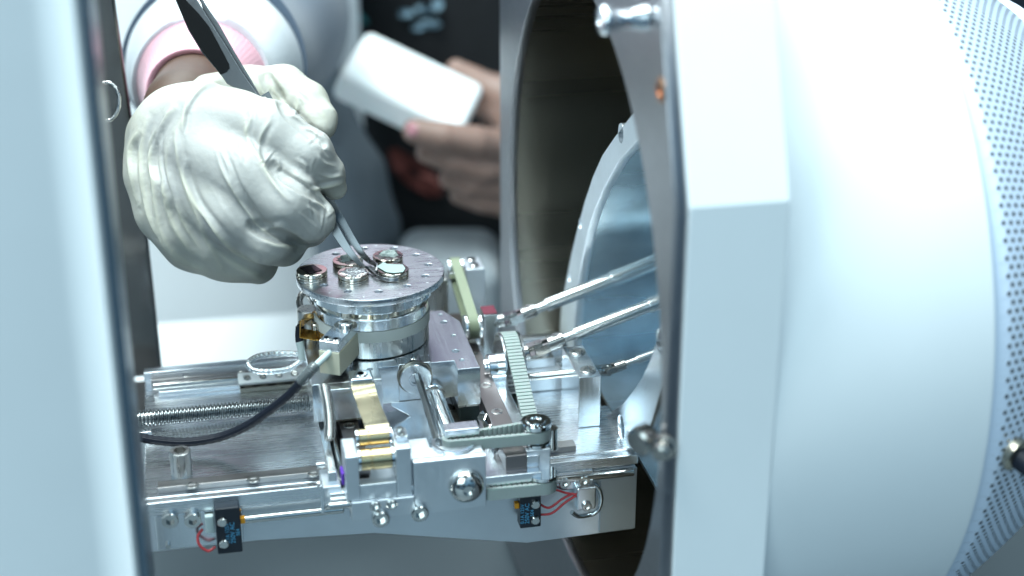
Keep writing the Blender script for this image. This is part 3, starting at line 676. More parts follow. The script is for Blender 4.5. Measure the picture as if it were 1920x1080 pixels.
# big pulley, axis along x
bp = thing('drive_pulley', 'large toothed aluminium pulley at the right side of the lower slide', 'pulley', (62, -12, 34))
PC = pZ(956, 684, 29.5); xc = PC.x; PR = 12.6
MB().lathe([(1e-4, -4.5), (PR + 1.6, -4.5), (PR + 1.6, -3.7), (toothr(PR, 30, 1.0), -3.6), (toothr(PR, 30, 1.0), 3.6), (PR + 1.6, 3.7), (PR + 1.6, 4.5), (1e-4, 4.5)], (xc, PC.y, PC.z), (1, 0, 0), 240).build('toothed_wheel', M['alu_turn'], bp, smooth=30)
MB().lathe([(1e-4, -11.5), (3.4, -11.5), (3.6, -11), (3.6, -9.8), (5.3, -9.8), (5.6, -9.4), (5.6, -4.5)], (xc, PC.y, PC.z), (1, 0, 0), 48).build('pulley_hub', M['chrome'], bp, smooth=35)
MB().prism([(PC.y - 6, 13.3), (PC.y + 7, 13.3), (PC.y + 4, PC.z - 4), (PC.y - 4, PC.z - 4)], xc - 10, xc - 6, 'x').build('pulley_bracket', M['alu_matt'], bp, 0.3)
SC = Vector((xc, PC.y - 42, 18.5))
lp = belt_loop((PC.y, PC.z), PR + 0.4, (SC.y, SC.z), 3.6, None)
MB().cyl((xc - 4, SC.y, SC.z), (xc + 4, SC.y, SC.z), 3.0).build('guide_roller', M['chrome'], bp)
belt('toothed_belt', 'pale toothed belt running from the large pulley down towards the camera', lp, lambda p: Vector((xc, p.x, p.y)), 6.4, (1, 0, 0), 'belt', G, out=True, tooth=0.8, pitch=1.7)
ip = thing('idler_pulley', 'small polished vertical idler pulley on a square column, front right of the slide', 'pulley', (53, -70, 14))
MB().lathe([(1e-4, 36.6), (2.0, 36.6), (2.2, 37.2), (3.8, 37.2), (4.0, 36.6), (5.7, 36.6), (6.0, 36.2), (6.0, 34.6), (4.9, 34.4), (4.9, 28.6), (6.0, 28.4), (6.0, 27.2), (1e-4, 27.2)], (54, -71, 0), (0, 0, 1), 64).build('pulley_wheel', M['chrome'], ip, smooth=35)
MB().box(48.9, 58.6, -77, -66, 13.3, 27).build('column', M['alu_matt'], ip, 0.5)
MB().lathe([(1e-4, 3), (5.8, 3), (5.8, 1.8), (4.6, 1.6), (4.6, -3)], (55, -79, 15), (0, 0, 1), 48).build('lower_wheel', M['chrome'], ip, smooth=35)
q = pZ(1034, 790, 30); MB().lathe([(1e-4, 0), (2.4, 0), (2.4, -9), (1e-4, -9)], (61.5, -66, 30), (0, 0, 1), 24).build('side_post', M['steel'], ip, smooth=35)
lp = belt_loop((54, -71), 5.3, (20, -73), 2.6, None)
belt('toothed_belt', 'pale toothed belt lying on edge between the idler pulley and the front bearing block', lp, lambda p: Vector((p.x, p.y, 31.6)), 4.6, (0, 0, 1), 'belt', G)
lp = belt_loop((55, -79), 5.0, (34, -81), 2.6, None)
belt('toothed_belt', 'lower pale belt passing behind the domed screw towards the small black switch', lp, lambda p: Vector((p.x, p.y, 13.5)), 5.0, (0, 0, 1), 'belt', G)

# rear belt assembly
rbx = 47
def pb(px, py): return pX(px, py, rbx)
tens = thing('belt_tensioner', 'aluminium belt tensioner blocks with a maroon-topped bearing behind the slide', 'tensioner', (55, 30, 13))
R0 = pb(886, 612); R1 = pb(853, 505)
MB().lathe([(1e-4, -3.6), (5.4, -3.6), (5.4, -2.8), (toothr(4.6, 16, .7), -2.7), (toothr(4.6, 16, .7), 2.7), (5.4, 2.8), (5.4, 3.6), (1e-4, 3.6)], R0, (1, 0, 0), 120).build('rear_pulley', M['chrome'], tens, smooth=30)
MB().lathe([(1e-4, -3.6), (5.0, -3.6), (5.0, 3.6), (1e-4, 3.6)], R1, (1, 0, 0), 60).build('rear_pulley', M['chrome'], tens, smooth=30)
lp = belt_loop((R0.y, R0.z), 5.0, (R1.y, R1.z), 5.0, None)
belt('toothed_belt', 'yellow-green toothed belt behind the turntable, narrowest of the belts', lp, lambda p: Vector((rbx, p.x, p.y)), 4.4, (1, 0, 0), 'belt_green', G)
q = pY(920, 590, R0.y - 3)
MB().box(q.x - 3.2, q.x + 3.2, q.y, q.y + 9, 13.3, q.z).build('bearing_post', M['alu_v'], tens, 0.5)
MB().box(q.x - 3, q.x + 3, q.y + .2, q.y + 8.8, q.z + 0.05, q.z + 0.5).build('maroon_cap', M['maroon'], tens, 0.1)
MB().box(rbx + 4, rbx + 13, R1.y - 6, R1.y + 8, 13.3, R1.z + 2).build('bearing_post', M['alu_matt'], tens, 0.6)
MB().box(rbx - 15, rbx - 4.2, R1.y - 6, R1.y + 6, 13.3, R1.z - 2).build('bearing_post', M['steel_dull'], tens, 0.6)
for k in (0, 5): screw('post_screw', (rbx + 8.5, R1.y - 3 + k * 1.4, R1.z + 2), (0, 0, 1), tens, 2.2, 1.2, 1.1, .8)
MB().box(rbx - 7, rbx + 4, R0.y - 8, R1.y, 13.3, 22).build('tensioner_base', M['dark_steel'], tens, 0.5)

# ================================================================== drive shafts with universal joints
def ujoint(m1, p, d0, d1, r):
    """two forked yokes and a cross at p; d0 incoming axis, d1 outgoing axis"""
    p = Vector(p); out = []
    for d, side in ((Vector(d0).normalized() * -1, 0), (Vector(d1).normalized(), 1)):
        x, y, z = frame(d)
        if side: x, y = y, -x
        m = MB(); m.cyl(p + d * r * 1.35, p + d * r * 3.6, r, ch=0.3)
        for s_ in (-1, 1): m.obox(p + d * r * 0.45 + x * s_ * r * 0.72, d * r * 1.0, x * r * 0.24, y * r * 0.62)
        m.cyl(p + x * r * 1.02, p - x * r * 1.02, r * 0.42, seg=20, ch=.1)
        out.append(m)
        mm = MB().lathe(screw_prof(r * 0.42, 0.35, r * .2, .3, .1), p + d * r * 2.6 - y * r * 0.98, -y, 20)
        out.append(mm)
    return out
GS = 'telescopic drive shafts entering the chamber'
def shaft(label, j, end, start, r, tr, fr=0.55):
    t = thing('drive_shaft', label, 'drive shaft', tuple(j), GS)
    d0 = (Vector(j) - Vector(start)).normalized(); d1 = (Vector(end) - Vector(j)).normalized()
    MB().cyl(start, Vector(j) - d0 * r * 3.4, r * 0.9, ch=.3).build('input_collar', M['steel'], t)
    ms = ujoint(None, j, d0, d1, r)
    for i, m in enumerate(ms): m.build('joint_yoke' if i % 2 == 0 else 'joint_screw', M['joint_steel'], t, smooth=35)
    L = (Vector(end) - Vector(j)).length; a = Vector(j) + d1 * r * 3.6
    m = MB().lathe([(1e-4, 0), (tr * .7, 0), (tr * .7, 5), (tr, 5), (tr, L * fr), (tr * .97, L * fr)], a, d1, 48)
    m.build('inner_tube', M['rod'], t, smooth=35)
    MB().lathe([(tr, L * fr), (tr * 1.22, L * fr), (tr * 1.22, L - r * 3.6), (1e-4, L - r * 3.6)], a, d1, 48).build('outer_sleeve', M['rod'], t, smooth=35)
j1 = pY(962, 597, R0.y); e1 = pY(1300, 463, R0.y + 2)
shaft('upper telescopic shaft with universal joint, rising from behind the maroon-topped bearing', j1, e1, pY(935, 602, R0.y), 3.0, 3.0, 0.42)
jy = PC.y - 1
j2 = pY(1010, 653, jy); e2 = pY(1330, 530, jy)
shaft('middle telescopic shaft with universal joint, driven by the large toothed pulley', j2, e2, pY(965, 668, jy), 3.2, 2.8, 0.5)
j3 = pY(1140, 694, -18); e3 = pY(1290, 640, -18)
shaft('short lower shaft with universal joint leaving the square stop block', j3, e3, pY(1112, 694, -18), 2.2, 1.9, 0.5)

stp = thing('bearing_pedestal', 'square aluminium bearing pedestal with top screws at the right end of the base', 'bearing pedestal', (88, -25, 13))
fL = pZ(1092, 705, 29); 
px0 = pY(1085, 770, -38).x; px1 = pY(1126, 770, -38).x
MB().box(px0, px1, -38, -8, 13.3, 36.5).build('pedestal_block', M['alu_v'], stp, 0.4)
q = Vector(((px0 + px1) / 2 + .5, -32, 0)); screw('pedestal_screw', (q.x, q.y, 36.4), (0, 0, 1), stp, 3.4, 0.8, 1.6, .6, 'steel_dull')
q = Vector(((px0 + px1) / 2 + .5, -14, 0)); screw('pedestal_screw', (q.x, q.y, 36.4), (0, 0, 1), stp, 3.4, 0.8, 1.6, .6, 'steel_dull')
MB().thread(pY(990, 707, -20), pY(1090, 697, -20), 1.7, 0.9, 0.25, 24).build('short_lead_screw', M['steel'], stp, smooth=60)
MB().lathe([(1e-4, 0), (4.6, 0), (4.6, 2.2), (1e-4, 2.2)], (px1 + .2, -20, 24), (1, 0, 0), 36).build('bearing_flange', M['dark_steel'], stp, smooth=35)

gb = thing('guide_block', 'low aluminium guide block with two screws behind the telescopic shafts', 'guide block', (70, 12, 13))
MB().box(64, 82, -2, 26, 13.3, 20.5).build('block_body', M['alu_matt'], gb, 0.5)
MB().box(66, 80, 6, 18, 20.6, 25).build('top_clamp', M['alu_v'], gb, 0.5)
for x in (69, 77): screw('clamp_screw', (x, 12, 25), (0, 0, 1), gb, 2.0, 1.4, 1.0, 0.8)
MB().cyl((40, 34, 17), (92, 34, 17), 1.6, ch=.2).build('guide_rod', M['steel'], gb)
MB().cyl((56, 2, 16.2), (92, 2, 16.2), 1.2, ch=.2).build('guide_rod', M['steel'], gb)
# ================================================================== arched end frame with gusset
ef = thing('arched_end_frame', 'pale arched aluminium end frame with holes, standing between stage and chamber', 'end frame', (98, 0, 13))
XE = 101
def poly_px(pts, x): return [(pX(a_, b_, x).y, pX(a_, b_, x).z) for a_, b_ in pts]
outer = [(1057, 612), (1060, 570), (1070, 520), (1079, 475), (1090, 430), (1104, 378), (1120, 330), (1138, 290), (1160, 258), (1195, 213), (1250, 170), (1300, 150)]
inner = [(1300, 200), (1250, 225), (1202, 266), (1170, 300), (1140, 352), (1122, 395), (1110, 432), (1098, 490), (1090, 540), (1084, 620), (1082, 660), (1060, 660)]
OUT = poly_px(outer, XE) + poly_px(inner, XE)
hs = []
for px, py in ((1173, 250), (1096, 420), (1075, 520)):
    q = pX(px, py, XE); hs.append(circ(q.y, q.z, 4.2 if py < 300 else 2.2, 24))
plate('arch_plate', [OUT] + hs, 4, (XE, 0, 0), (0, 1, 0), (0, 0, 1), M['alu_matt'], ef, 0.3)
gus = [(1252, 590), (1246, 612), (1236, 650), (1225, 680), (1212, 707), (1198, 728), (1175, 757), (1146, 776), (1146, 834), (1200, 842), (1210, 850), (1230, 790), (1250, 720), (1275, 640)]
GP = poly_px(gus, 96)
hs = []
for px, py, r in ((1172, 800, 5.0), (1188, 812, 2.2), (1246, 640, 5)):
    q = pX(px, py, 96); hs.append(circ(q.y, q.z, r, 28))
plate('gusset_plate', [GP] + hs, 3.5, (96, 0, 0), (0, 1, 0), (0, 0, 1), M['alu_v'], ef, 0.3)
# bright rolled drum inside the arch, into which the shafts run
sh = thing('shaft_drum', 'polished blue-reflecting steel drum inside the arched frame, around the shaft ends', 'drum', (140, 10, 0))
ic = poly_px(inner[1:11], XE)
ic = [(y + 1.5, z + 1.5) for y, z in ic]
loop_ = ic + [(ic[-1][0], 2), (-95, 2), (-95, ic[0][1])]
lo_ = [(y + 1.5, z + 1.5) for y, z in ic] + [(ic[-1][0] + 1.5, 0.5), (-96.5, 0.5), (-96.5, ic[0][1] + 1.5)]
nl_ = len(loop_); m = MB(); vs = [(XE + 2.2, y, z) for y, z in loop_] + [(168, y, z) for y, z in loop_] + [(XE + 2.2, y, z) for y, z in lo_] + [(168, y, z) for y, z in lo_]
fs = []
for i in range(nl_):
    k = (i + 1) % nl_
    fs += [(i, k, nl_ + k, nl_ + i), (2 * nl_ + i, 2 * nl_ + k, 3 * nl_ + k, 3 * nl_ + i), (i, k, 2 * nl_ + k, 2 * nl_ + i), (nl_ + i, nl_ + k, 3 * nl_ + k, 3 * nl_ + i)]
m.add(vs, fs).build('rolled_shell', M['inner_steel'], sh, smooth=50)
MB().prism(lo_, 168.2, 170, 'x').build('shell_back', M['inner_steel'], sh)

# ================================================================== limit switches
GL = 'small black limit switches under the base edge'
def limit(label, c, w, h, side, mirrored=False):
    t = thing('limit_switch', label, 'limit switch', tuple(c), GL)
    x, y, z = c
    MB().box(x - w / 2, x + w / 2, y - 3, y + 3, z - h / 2, z + h / 2).build('switch_body', M['black_plastic'], t, 0.5)
    for k in (-.22, .26):
        MB().lathe([(1.9, 0), (1.9, 0.9), (1.5, 1.3), (1e-4, 1.3)], (x - w * 0.22 * side, y - 3, z - h * k), (0, -1, 0), 28).build('switch_screw', M['steel'], t, smooth=35)
    MB().box(x + side * w / 2, x + side * (w / 2 + 1.8), y - 1.2, y + 1.2, z - 1 + h * .12, z + 1.4 + h * .12).build('orange_plunger', M['orange'], t, 0.2)
    for r_, (tx, sz) in enumerate((('0.1A 125V', 2.1), ('250V AC', 2.5), ('5E4', 2.0))):
        text('printed_rating', tx, sz, (x + side * w * 0.16 + (r_ - 1) * 2.0, y - 3.05, z - h * 0.05), (0, 0, 1), (-1, 0, 0), M['print_blue'], t)
    return t
c = pY(428, 988, -66)
t = limit('black limit switch at the lower left corner with one red wire and blue print', (c.x, -66, c.z), 9.5, 20, 1)
pts = smoothpath([pY(404, 1025, -66), pY(390, 1033, -67), pY(374, 1022, -67), pY(371, 1005, -66), pY(380, 992, -65)])
MB().tube(pts, 0.55, 8).build('red_wire', M['red_wire'], t)
MB().box(c.x - 8.5, c.x - 5.2, -67, -64.5, c.z - 1.5, c.z + 6).build('terminal_block', M['milky'], t, .4)
c = pY(992, 952, -66)
t2 = limit('black limit switch at the lower right, beside the two twisted red wires', (c.x, -66, c.z), 8.5, 15, -1)
for a_ in (((1012, 945), (1030, 952), (1055, 935), (1075, 925)), ((1012, 965), (1035, 962), (1060, 942), (1082, 928)), ((1018, 920), (1040, 918), (1060, 924), (1085, 928))):
    MB().tube(smoothpath([pY(x, y, -66) for x, y in a_]), 0.5, 8).build('red_wire', M['red_wire'], t2)
cl = thing('cable_clamp', 'small aluminium cable clamp bracket with two screws and a wire loop, lower right', 'clamp', tuple(pY(1090, 930, -66)))
c = pY(1080, 900, -64); MB().box(c.x - 9, c.x + 7, -64.5, -61, c.z - 4, c.z + 4).build('clamp_plate', M['alu_v'], cl, 0.5)
for dx_ in (-5, 3): screw('clamp_screw', (c.x + dx_, -64.5, c.z), (0, -1, 0), cl, 2.4, 1.6, 1.1, .8)
c2 = pY(1097, 930, -66); MB().obox(c2, (4, 0, 0), (0, 2.5, 0), (0, 0, 5)).build('clamp_body', M['alu_v'], cl, 0.7)
screw('clamp_screw', c2 + Vector((0, -2.5, -3)), (0, -1, 0), cl, 2.0, 1.2, 1, .6)
pts = [pY(1105 + 22 * math.cos(t_), 935 + 30 * math.sin(t_), -64) for t_ in np.linspace(-1.2, 1.5, 18)] + [pY(1085, 968, -65), pY(1072, 960, -66)]
MB().tube(smoothpath(pts, 3), 1.0, 10).build('wire_braid', M['wire'], cl, smooth=60)

# ================================================================== cables on the left
def braid_tube(pts, r, mt, name, parent, k=8, amp=0.14, tw=1.1):
    P = smoothpath(pts, 14)
    return MB().tube(P, lambda i, t: r * (1 + amp * math.sin(k * t + i * tw) * math.sin(k * t - i * tw)), 48).build(name, M[mt], parent, smooth=80)
cb = thing('sensor_cable', 'black braided cable curving from the ivory insulator to the left housing', 'cable', tuple(pY(420, 820, -30)))
a0 = pZ(626, 655, 57.5)
K = [(626, 653, a0.y - 1), (585, 692, -42), (570, 708, -42), (545, 738, -40), (505, 770, -36), (460, 800, -32), (410, 820, -28), (350, 829, -26), (295, 826, -24), (250, 818, -22), (200, 812, -20)]
KP = [pY(a, b, c) for a, b, c in K]
MB().tube(smoothpath(KP[:2] + [KP[1].lerp(KP[2], .2)]), 1.35, 20).build('milky_sleeve', M['milky'], cb)
MB().tube(smoothpath([KP[1].lerp(KP[0], .15), KP[1], KP[2], KP[2].lerp(KP[3], .25)]), 2.15, 24).build('clear_heat_shrink', M['clear'], cb)
braid_tube(KP[1:], 1.75, 'cable', 'braided_jacket', cb, 6, 0.10, 0.9)
wl = thing('ground_wire', 'braided steel ground wire bent into an open loop left of the turntable', 'wire', tuple(pY(520, 680, 0)))
W_ = [(590, 668, 2), (560, 664, 4), (520, 663, 6), (485, 668, 4), (466, 680, 0), (475, 694, -4), (505, 697, -6), (540, 692, -5), (560, 680, -3), (568, 672, -2)]
WP = [pY(a, b, c) for a, b, c in W_]
braid_tube(WP, 1.15, 'wire', 'braided_wire', wl, 4, 0.22, 0.8)
MB().tube(smoothpath([pY(568, 674, -2), pY(566, 655, -1), pY(562, 640, 0)]), 1.9, 16).build('milky_sleeve', M['milky'], wl)
MB().tube(smoothpath([pY(562, 642, 0), pY(561, 630, 1), pY(562, 612, 2)]), 1.7, 16).build('black_sleeve', M['cable'], wl)
MB().tube(smoothpath([pY(563, 612, 2), pY(566, 590, 8), pY(561, 566, 14), pY(566, 552, 18), pY(578, 552, 20), pY(590, 575, 20)]), 1.5, 16).build('grey_lead', M['steel_dull'], wl)
gf = thing('gold_tab', 'folded gold foil contact tab with a small nut, left of the turntable', 'contact tab', tuple(pY(585, 610, -5)))
g1 = [pY(562, 606, -4), pY(588, 582, -2), pY(604, 598, 4), pY(600, 628, 2), pY(572, 626, -4)]
m = MB(); n0 = (g1[1] - g1[0]).cross(g1[2] - g1[0]).normalized()
m.sweep([pY(590, 584, 4), pY(575, 597, 1), pY(563, 609, -3), pY(566, 625, -4), pY(585, 628, -4), pY(602, 629, -3)], 7, 0.3, (0.35, 1, 0.1)); m.build('folded_foil', M['gold_foil'], gf, smooth=20)
MB().sweep([pY(588, 586, -1), pY(594, 581, 0), pY(597, 579, 0)], 2.5, .3, (0.3, 1, 0)).build('foil_tongue', M['gold_foil'], gf)
screw('tab_nut', pY(592, 617, -6) , (0, 0, 1), gf, 1.7, 2.6, .9, 1, 'nickel')
MB().cyl((-26, 6, 45), (-26, 6, 58), 4.5, ch=.5).build('contact_post', M['steel_dull'], gf)

# ================================================================== tweezers
tw = thing('tweezers', 'pointed steel stub tweezers with black upper faces, held in the gloved hand', 'tweezers', tuple(at(600, 380, 657)))
tE, qE = stubs['E']
def aE(ang, r, z=76.2): return Vector((qE.x + r * math.cos(math.radians(ang)), qE.y + r * math.sin(math.radians(ang)), z))
VW = (RT * 0.85 + UP * 0.5).normalized()
UPZ = Vector((0, 0, 1))
def arm(name, pts, ws, jaw, th, bev):
    """tapering blade; pts with widths in mm, then the curved jaw round the stub"""
    P = smoothpath(pts, 6); n0 = len(P); Wd = []
    for i in range(n0):
        f = i / 6; k = min(int(f), len(ws) - 2); Wd.append(ws[k] + (ws[k + 1] - ws[k]) * min(1, f - k))
    J = smoothpath([P[-1]] + jaw, 5)[1:]; P += J; Wd += [ws[-1] + (1.5 - ws[-1]) * min(1, i / 8) for i in range(len(J))]
    n1 = len(P)
    def Wv(i):
        g = min(1, max(0, (i - n0 + 10) / 10)); return VW * (1 - g) + UPZ * g
    return MB().sweep(P, lambda i: Wd[i], lambda i: th if i < n0 - 6 else th * .8, Wv).build(name, M['tweezer'], tw, bev, smooth=50, seg=3)
arm('lower_arm', [at(470, 190, 655), at(540, 290, 656), at(598, 378, 657), at(627, 428, 657.5), at(649, 463, 658), at(669, 488, 657.5), at(683, 501, 656.5)],
    [6, 5.2, 4.4, 3.9, 3.2, 2.3, 1.6], [pZ(693, 506, 76.3), aE(190, 7.6)] + [aE(a, 7.0) for a in (205, 225, 245, 262, 278)], 0.9, 0.3)
arm('rear_arm', [at(492, 178, 660), at(556, 285, 661), at(622, 387, 663), at(640, 415, 664), at(659, 447, 665), at(678, 475, 665.5), at(693, 490, 666)],
    [6, 5, 4.0, 3.6, 3.1, 2.5, 2.0], [pZ(707, 498, 77), aE(158, 7.2), aE(142, 7.0), aE(125, 7.0), aE(108, 7.0)], 0.9, 0.3)
# handle: broad black-coated face plate + steel spine and the second blade
def strip_poly(pts, d, t, mt, name, bev=0.25):
    P = [at(a, b, d(a, b)) for a, b in pts]; n = len(P); m = MB()
    m.add([p for p in P] + [p + FW * t for p in P], [tuple(range(n)), tuple(range(n, 2 * n))[::-1]] + [(i, (i + 1) % n, n + (i + 1) % n, n + i) for i in range(n)])
    return m.build(name, M[mt], tw, bev)
dd = lambda a, b: 651 + (b / 200) * 3
strip_poly([(318, -30), (333, 5), (340, 25), (355, 57), (380, 98), (400, 122), (413, 140), (424, 135), (430, 128), (429, 120), (408, 80), (392, 50), (372, 25), (352, 4), (335, -14), (322, -34)], dd, 0.5, 'black_face', 'black_face_plate', 0.1)
dd = lambda a, b: 651.6 + (b / 200) * 3
strip_poly([(316, -34), (331, 5), (353, 57), (378, 98), (415, 142), (425, 157), (445, 168), (470, 178), (480, 184), (486, 180), (452, 132), (428, 92), (400, 48), (372, 4), (345, -34)], dd, 1.6, 'tweezer', 'handle_blade', 0.4)
dd = lambda a, b: 654.2 + (b / 200) * 3
strip_poly([(350, -34), (376, 4), (391, 50), (410, 80), (440, 125), (478, 180), (492, 186), (470, 148), (440, 98), (412, 48), (385, 8), (372, -14), (362, -34)], dd, 1.4, 'tweezer', 'rear_blade', 0.4)

# ================================================================== SDF modelling for hands
def smin(a, b, k): h = np.clip(0.5 + 0.5 * (b - a) / k, 0, 1); return b * (1 - h) + a * h - k * h * (1 - h)
class Field:
    def __init__(s, lo, hi, h):
        s.lo = np.array(lo, float); s.h = h; s.n = np.ceil((np.array(hi) - s.lo) / h).astype(int) + 1
        s.a = np.full(tuple(s.n), 50.0, np.float32)
    def sub(s, mn, mx):
        i0 = np.clip(np.floor((mn - s.lo) / s.h).astype(int), 0, s.n - 1); i1 = np.clip(np.ceil((mx - s.lo) / s.h).astype(int) + 1, 1, s.n)
        if np.any(i1 <= i0): return None, None
        g = [s.lo[k] + s.h * np.arange(i0[k], i1[k]) for k in range(3)]
        X_, Y_, Z_ = np.meshgrid(*g, indexing='ij')
        return (slice(i0[0], i1[0]), slice(i0[1], i1[1]), slice(i0[2], i1[2])), (X_, Y_, Z_)
    def cone(s, p, q, r0, r1, k=4.0, op='add', pad=None):
        p = np.array(p, float); q = np.array(q, float); R = max(r0, r1) + (pad if pad is not None else max(8, 2.5 * k))
        sl, G_ = s.sub(np.minimum(p, q) - R, np.maximum(p, q) + R)
        if sl is None: return
        d = q - p; L2 = max(d @ d, 1e-9)
        w_ = [G_[i] - p[i] for i in range(3)]
        t = np.clip((w_[0] * d[0] + w_[1] * d[1] + w_[2] * d[2]) / L2, 0, 1)
        dist = np.sqrt((w_[0] - t * d[0]) ** 2 + (w_[1] - t * d[1]) ** 2 + (w_[2] - t * d[2]) ** 2) - (r0 + (r1 - r0) * t)
        A = s.a[sl]
        s.a[sl] = smin(A, dist, k) if op == 'add' else -smin(-A, dist, k)
    def chain(s, pts, rs, k=4.0, op='add', pad=None):
        for i in range(len(pts) - 1): s.cone(pts[i], pts[i + 1], rs[i], rs[i + 1], k, op, pad)
    def val(s, p):
        i = np.clip(np.round((np.array(p) - s.lo) / s.h).astype(int), 0, s.n - 1); return s.a[tuple(i)]
    def hit(s, px, py, d0, d1, step=0.4):
        for d in np.arange(d0, d1, step):
            p = at(px, py, d)
            if s.val(p) < 0: return np.array(p), d
        return None, None
    def mesh(s):
        a = s.a; sg = a < 0; nx, ny, nz = a.shape
        acc = np.zeros((nx - 1, ny - 1, nz - 1, 3), np.float32); cnt = np.zeros((nx - 1, ny - 1, nz - 1), np.float32)
        cs = [(0, 0, 0), (1, 0, 0), (0, 1, 0), (1, 1, 0), (0, 0, 1), (1, 0, 1), (0, 1, 1), (1, 1, 1)]
        def C(c, A): return A[c[0]:c[0] + nx - 1, c[1]:c[1] + ny - 1, c[2]:c[2] + nz - 1]
        for i in range(8):
            for ax in range(3):
                if cs[i][ax]: continue
                c2 = list(cs[i]); c2[ax] = 1
                va = C(cs[i], a); vb = C(c2, a); m = (va < 0) != (vb < 0)
                t = np.where(m, va / (va - vb + 1e-12), 0)
                for k in range(3):
                    acc[..., k] += np.where(m, cs[i][k] + (t if k == ax else 0), 0)
                cnt += m
        act = cnt > 0; idx = -np.ones(act.shape, np.int64); idx[act] = np.arange(act.sum())
        ii = np.argwhere(act); V = (ii + acc[act] / cnt[act][:, None]) * s.h + s.lo
        Fs = []
        for ax in range(3):
            b, c = (ax + 1) % 3, (ax + 2) % 3
            sl0 = [slice(1, -1)] * 3; sl0[ax] = slice(0, -1); sl1 = list(sl0); sl1[ax] = slice(1, None)
            A0 = sg[tuple(sl0)]; A1 = sg[tuple(sl1)]; mm = np.argwhere(A0 != A1)
            off = np.array([1, 1, 1]); off[ax] = 0; e = mm + off; flip = A0[tuple(mm.T)]
            q_ = []
            for db, dc in ((-1, -1), (0, -1), (0, 0), (-1, 0)):
                f = e.copy(); f[:, b] += db; f[:, c] += dc; q_.append(idx[f[:, 0], f[:, 1], f[:, 2]])
            Q = np.stack(q_, 1); Q[~flip] = Q[~flip][:, ::-1]; Fs.append(Q)
        Fq = np.concatenate(Fs); Fq = Fq[(Fq >= 0).all(1)]
        return V, Fq
    def build(s, name, mt, parent, relax=2):
        V, Fq = s.mesh()
        off = np.array(wloc(parent) / S)
        me = bpy.data.meshes.new(name); me.from_pydata(((V - off) * S).tolist(), [], Fq.tolist()); me.materials.append(mt)
        o = bpy.data.objects.new(name, me); COL.objects.link(o); o.parent = parent
        me.shade_smooth()
        if relax:
            sm = o.modifiers.new('relax', 'SMOOTH'); sm.factor = 0.5; sm.iterations = relax
        return o, V

skin = mat('brown_skin', (0.10, 0.06, 0.044), 0, 0.5, 0.10, 500, cvar=0.12, sss=0.15, sssr=(1, .35, .2))
skin2 = mat('fair_skin', (0.30, 0.19, 0.155), 0, 0.5, 0.06, 300, cvar=0.12, sss=0.2, sssr=(1, .35, .2))
# ---- person 1: gloved hand
p1 = thing('person', 'gloved right hand and striped sleeve of a person holding steel tweezers', 'person', tuple(at(400, 250, 680)))
HD = 652.0
def H(px, py, d): return np.array(at(px, py, HD + d))
def hand_field(grow=0.0, h=0.7):
    lo = np.minimum.reduce([H(215, 560, -30), H(215, 80, 70), H(670, 560, 70), H(670, 80, -30)]) - 6
    hi = np.maximum.reduce([H(215, 560, -30), H(215, 80, 70), H(670, 560, 70), H(670, 80, -30)]) + 6
    Fd = Field(lo, hi, h); g = grow
    Fd.chain([H(352, 238, 34), H(345, 250, 18), H(385, 285, 6)], [15 + g, 18 + g, 17 + g], 8)        # wrist to back of hand
    Fd.cone(H(340, 262, 20), H(352, 390, 12), 19 + g, 15 + g, 8)
    Fd.cone(H(385, 230, 6), H(445, 235, 2), 17 + g, 13.5 + g, 8)                                   # index knuckle
    Fd.chain([H(435, 225, 2), H(510, 245, -6), H(578, 288, -8), H(612, 325, -2), H(628, 352, 3)], [12.5 + g, 11.6 + g, 9.6 + g, 7.0 + g, 5.0 + g], 3.5)
    Fd.chain([H(385, 290, 2), H(470, 330, -8), H(545, 378, -12), H(585, 410, -8), H(578, 425, 4), H(555, 425, 14)], [17 + g, 14.0 + g, 11.5 + g, 8.6 + g, 7.6 + g, 7 + g], 3.5)
    Fd.chain([H(365, 350, 6), H(440, 400, -4), H(505, 445, -4), H(530, 458, 4), H(515, 450, 18)], [17 + g, 13.5 + g, 10.5 + g, 8.5 + g, 8 + g], 3.5)
    Fd.chain([H(350, 390, 12), H(410, 445, 8), H(465, 480, 10), H(485, 485, 18)], [15 + g, 11.5 + g, 9 + g, 8 + g], 4)
    Fd.chain([H(400, 250, 18), H(450, 300, 24), H(500, 350, 26)], [15 + g, 14 + g, 10 + g], 8)        # palm
    Fd.chain([H(400, 200, 28), H(470, 182, 32), H(530, 170, 32), H(575, 195, 28), H(600, 225, 22), H(605, 240, 20)], [14 + g, 12.6 + g, 10.4 + g, 9.0 + g, 6.6 + g, 5.0 + g], 4)  # thumb
    return Fd
hf = hand_field(-1.2, 1.4)
A_ = H(356, 195, 44); arm_dir = np.array(at(476, 30, 900)) - A_
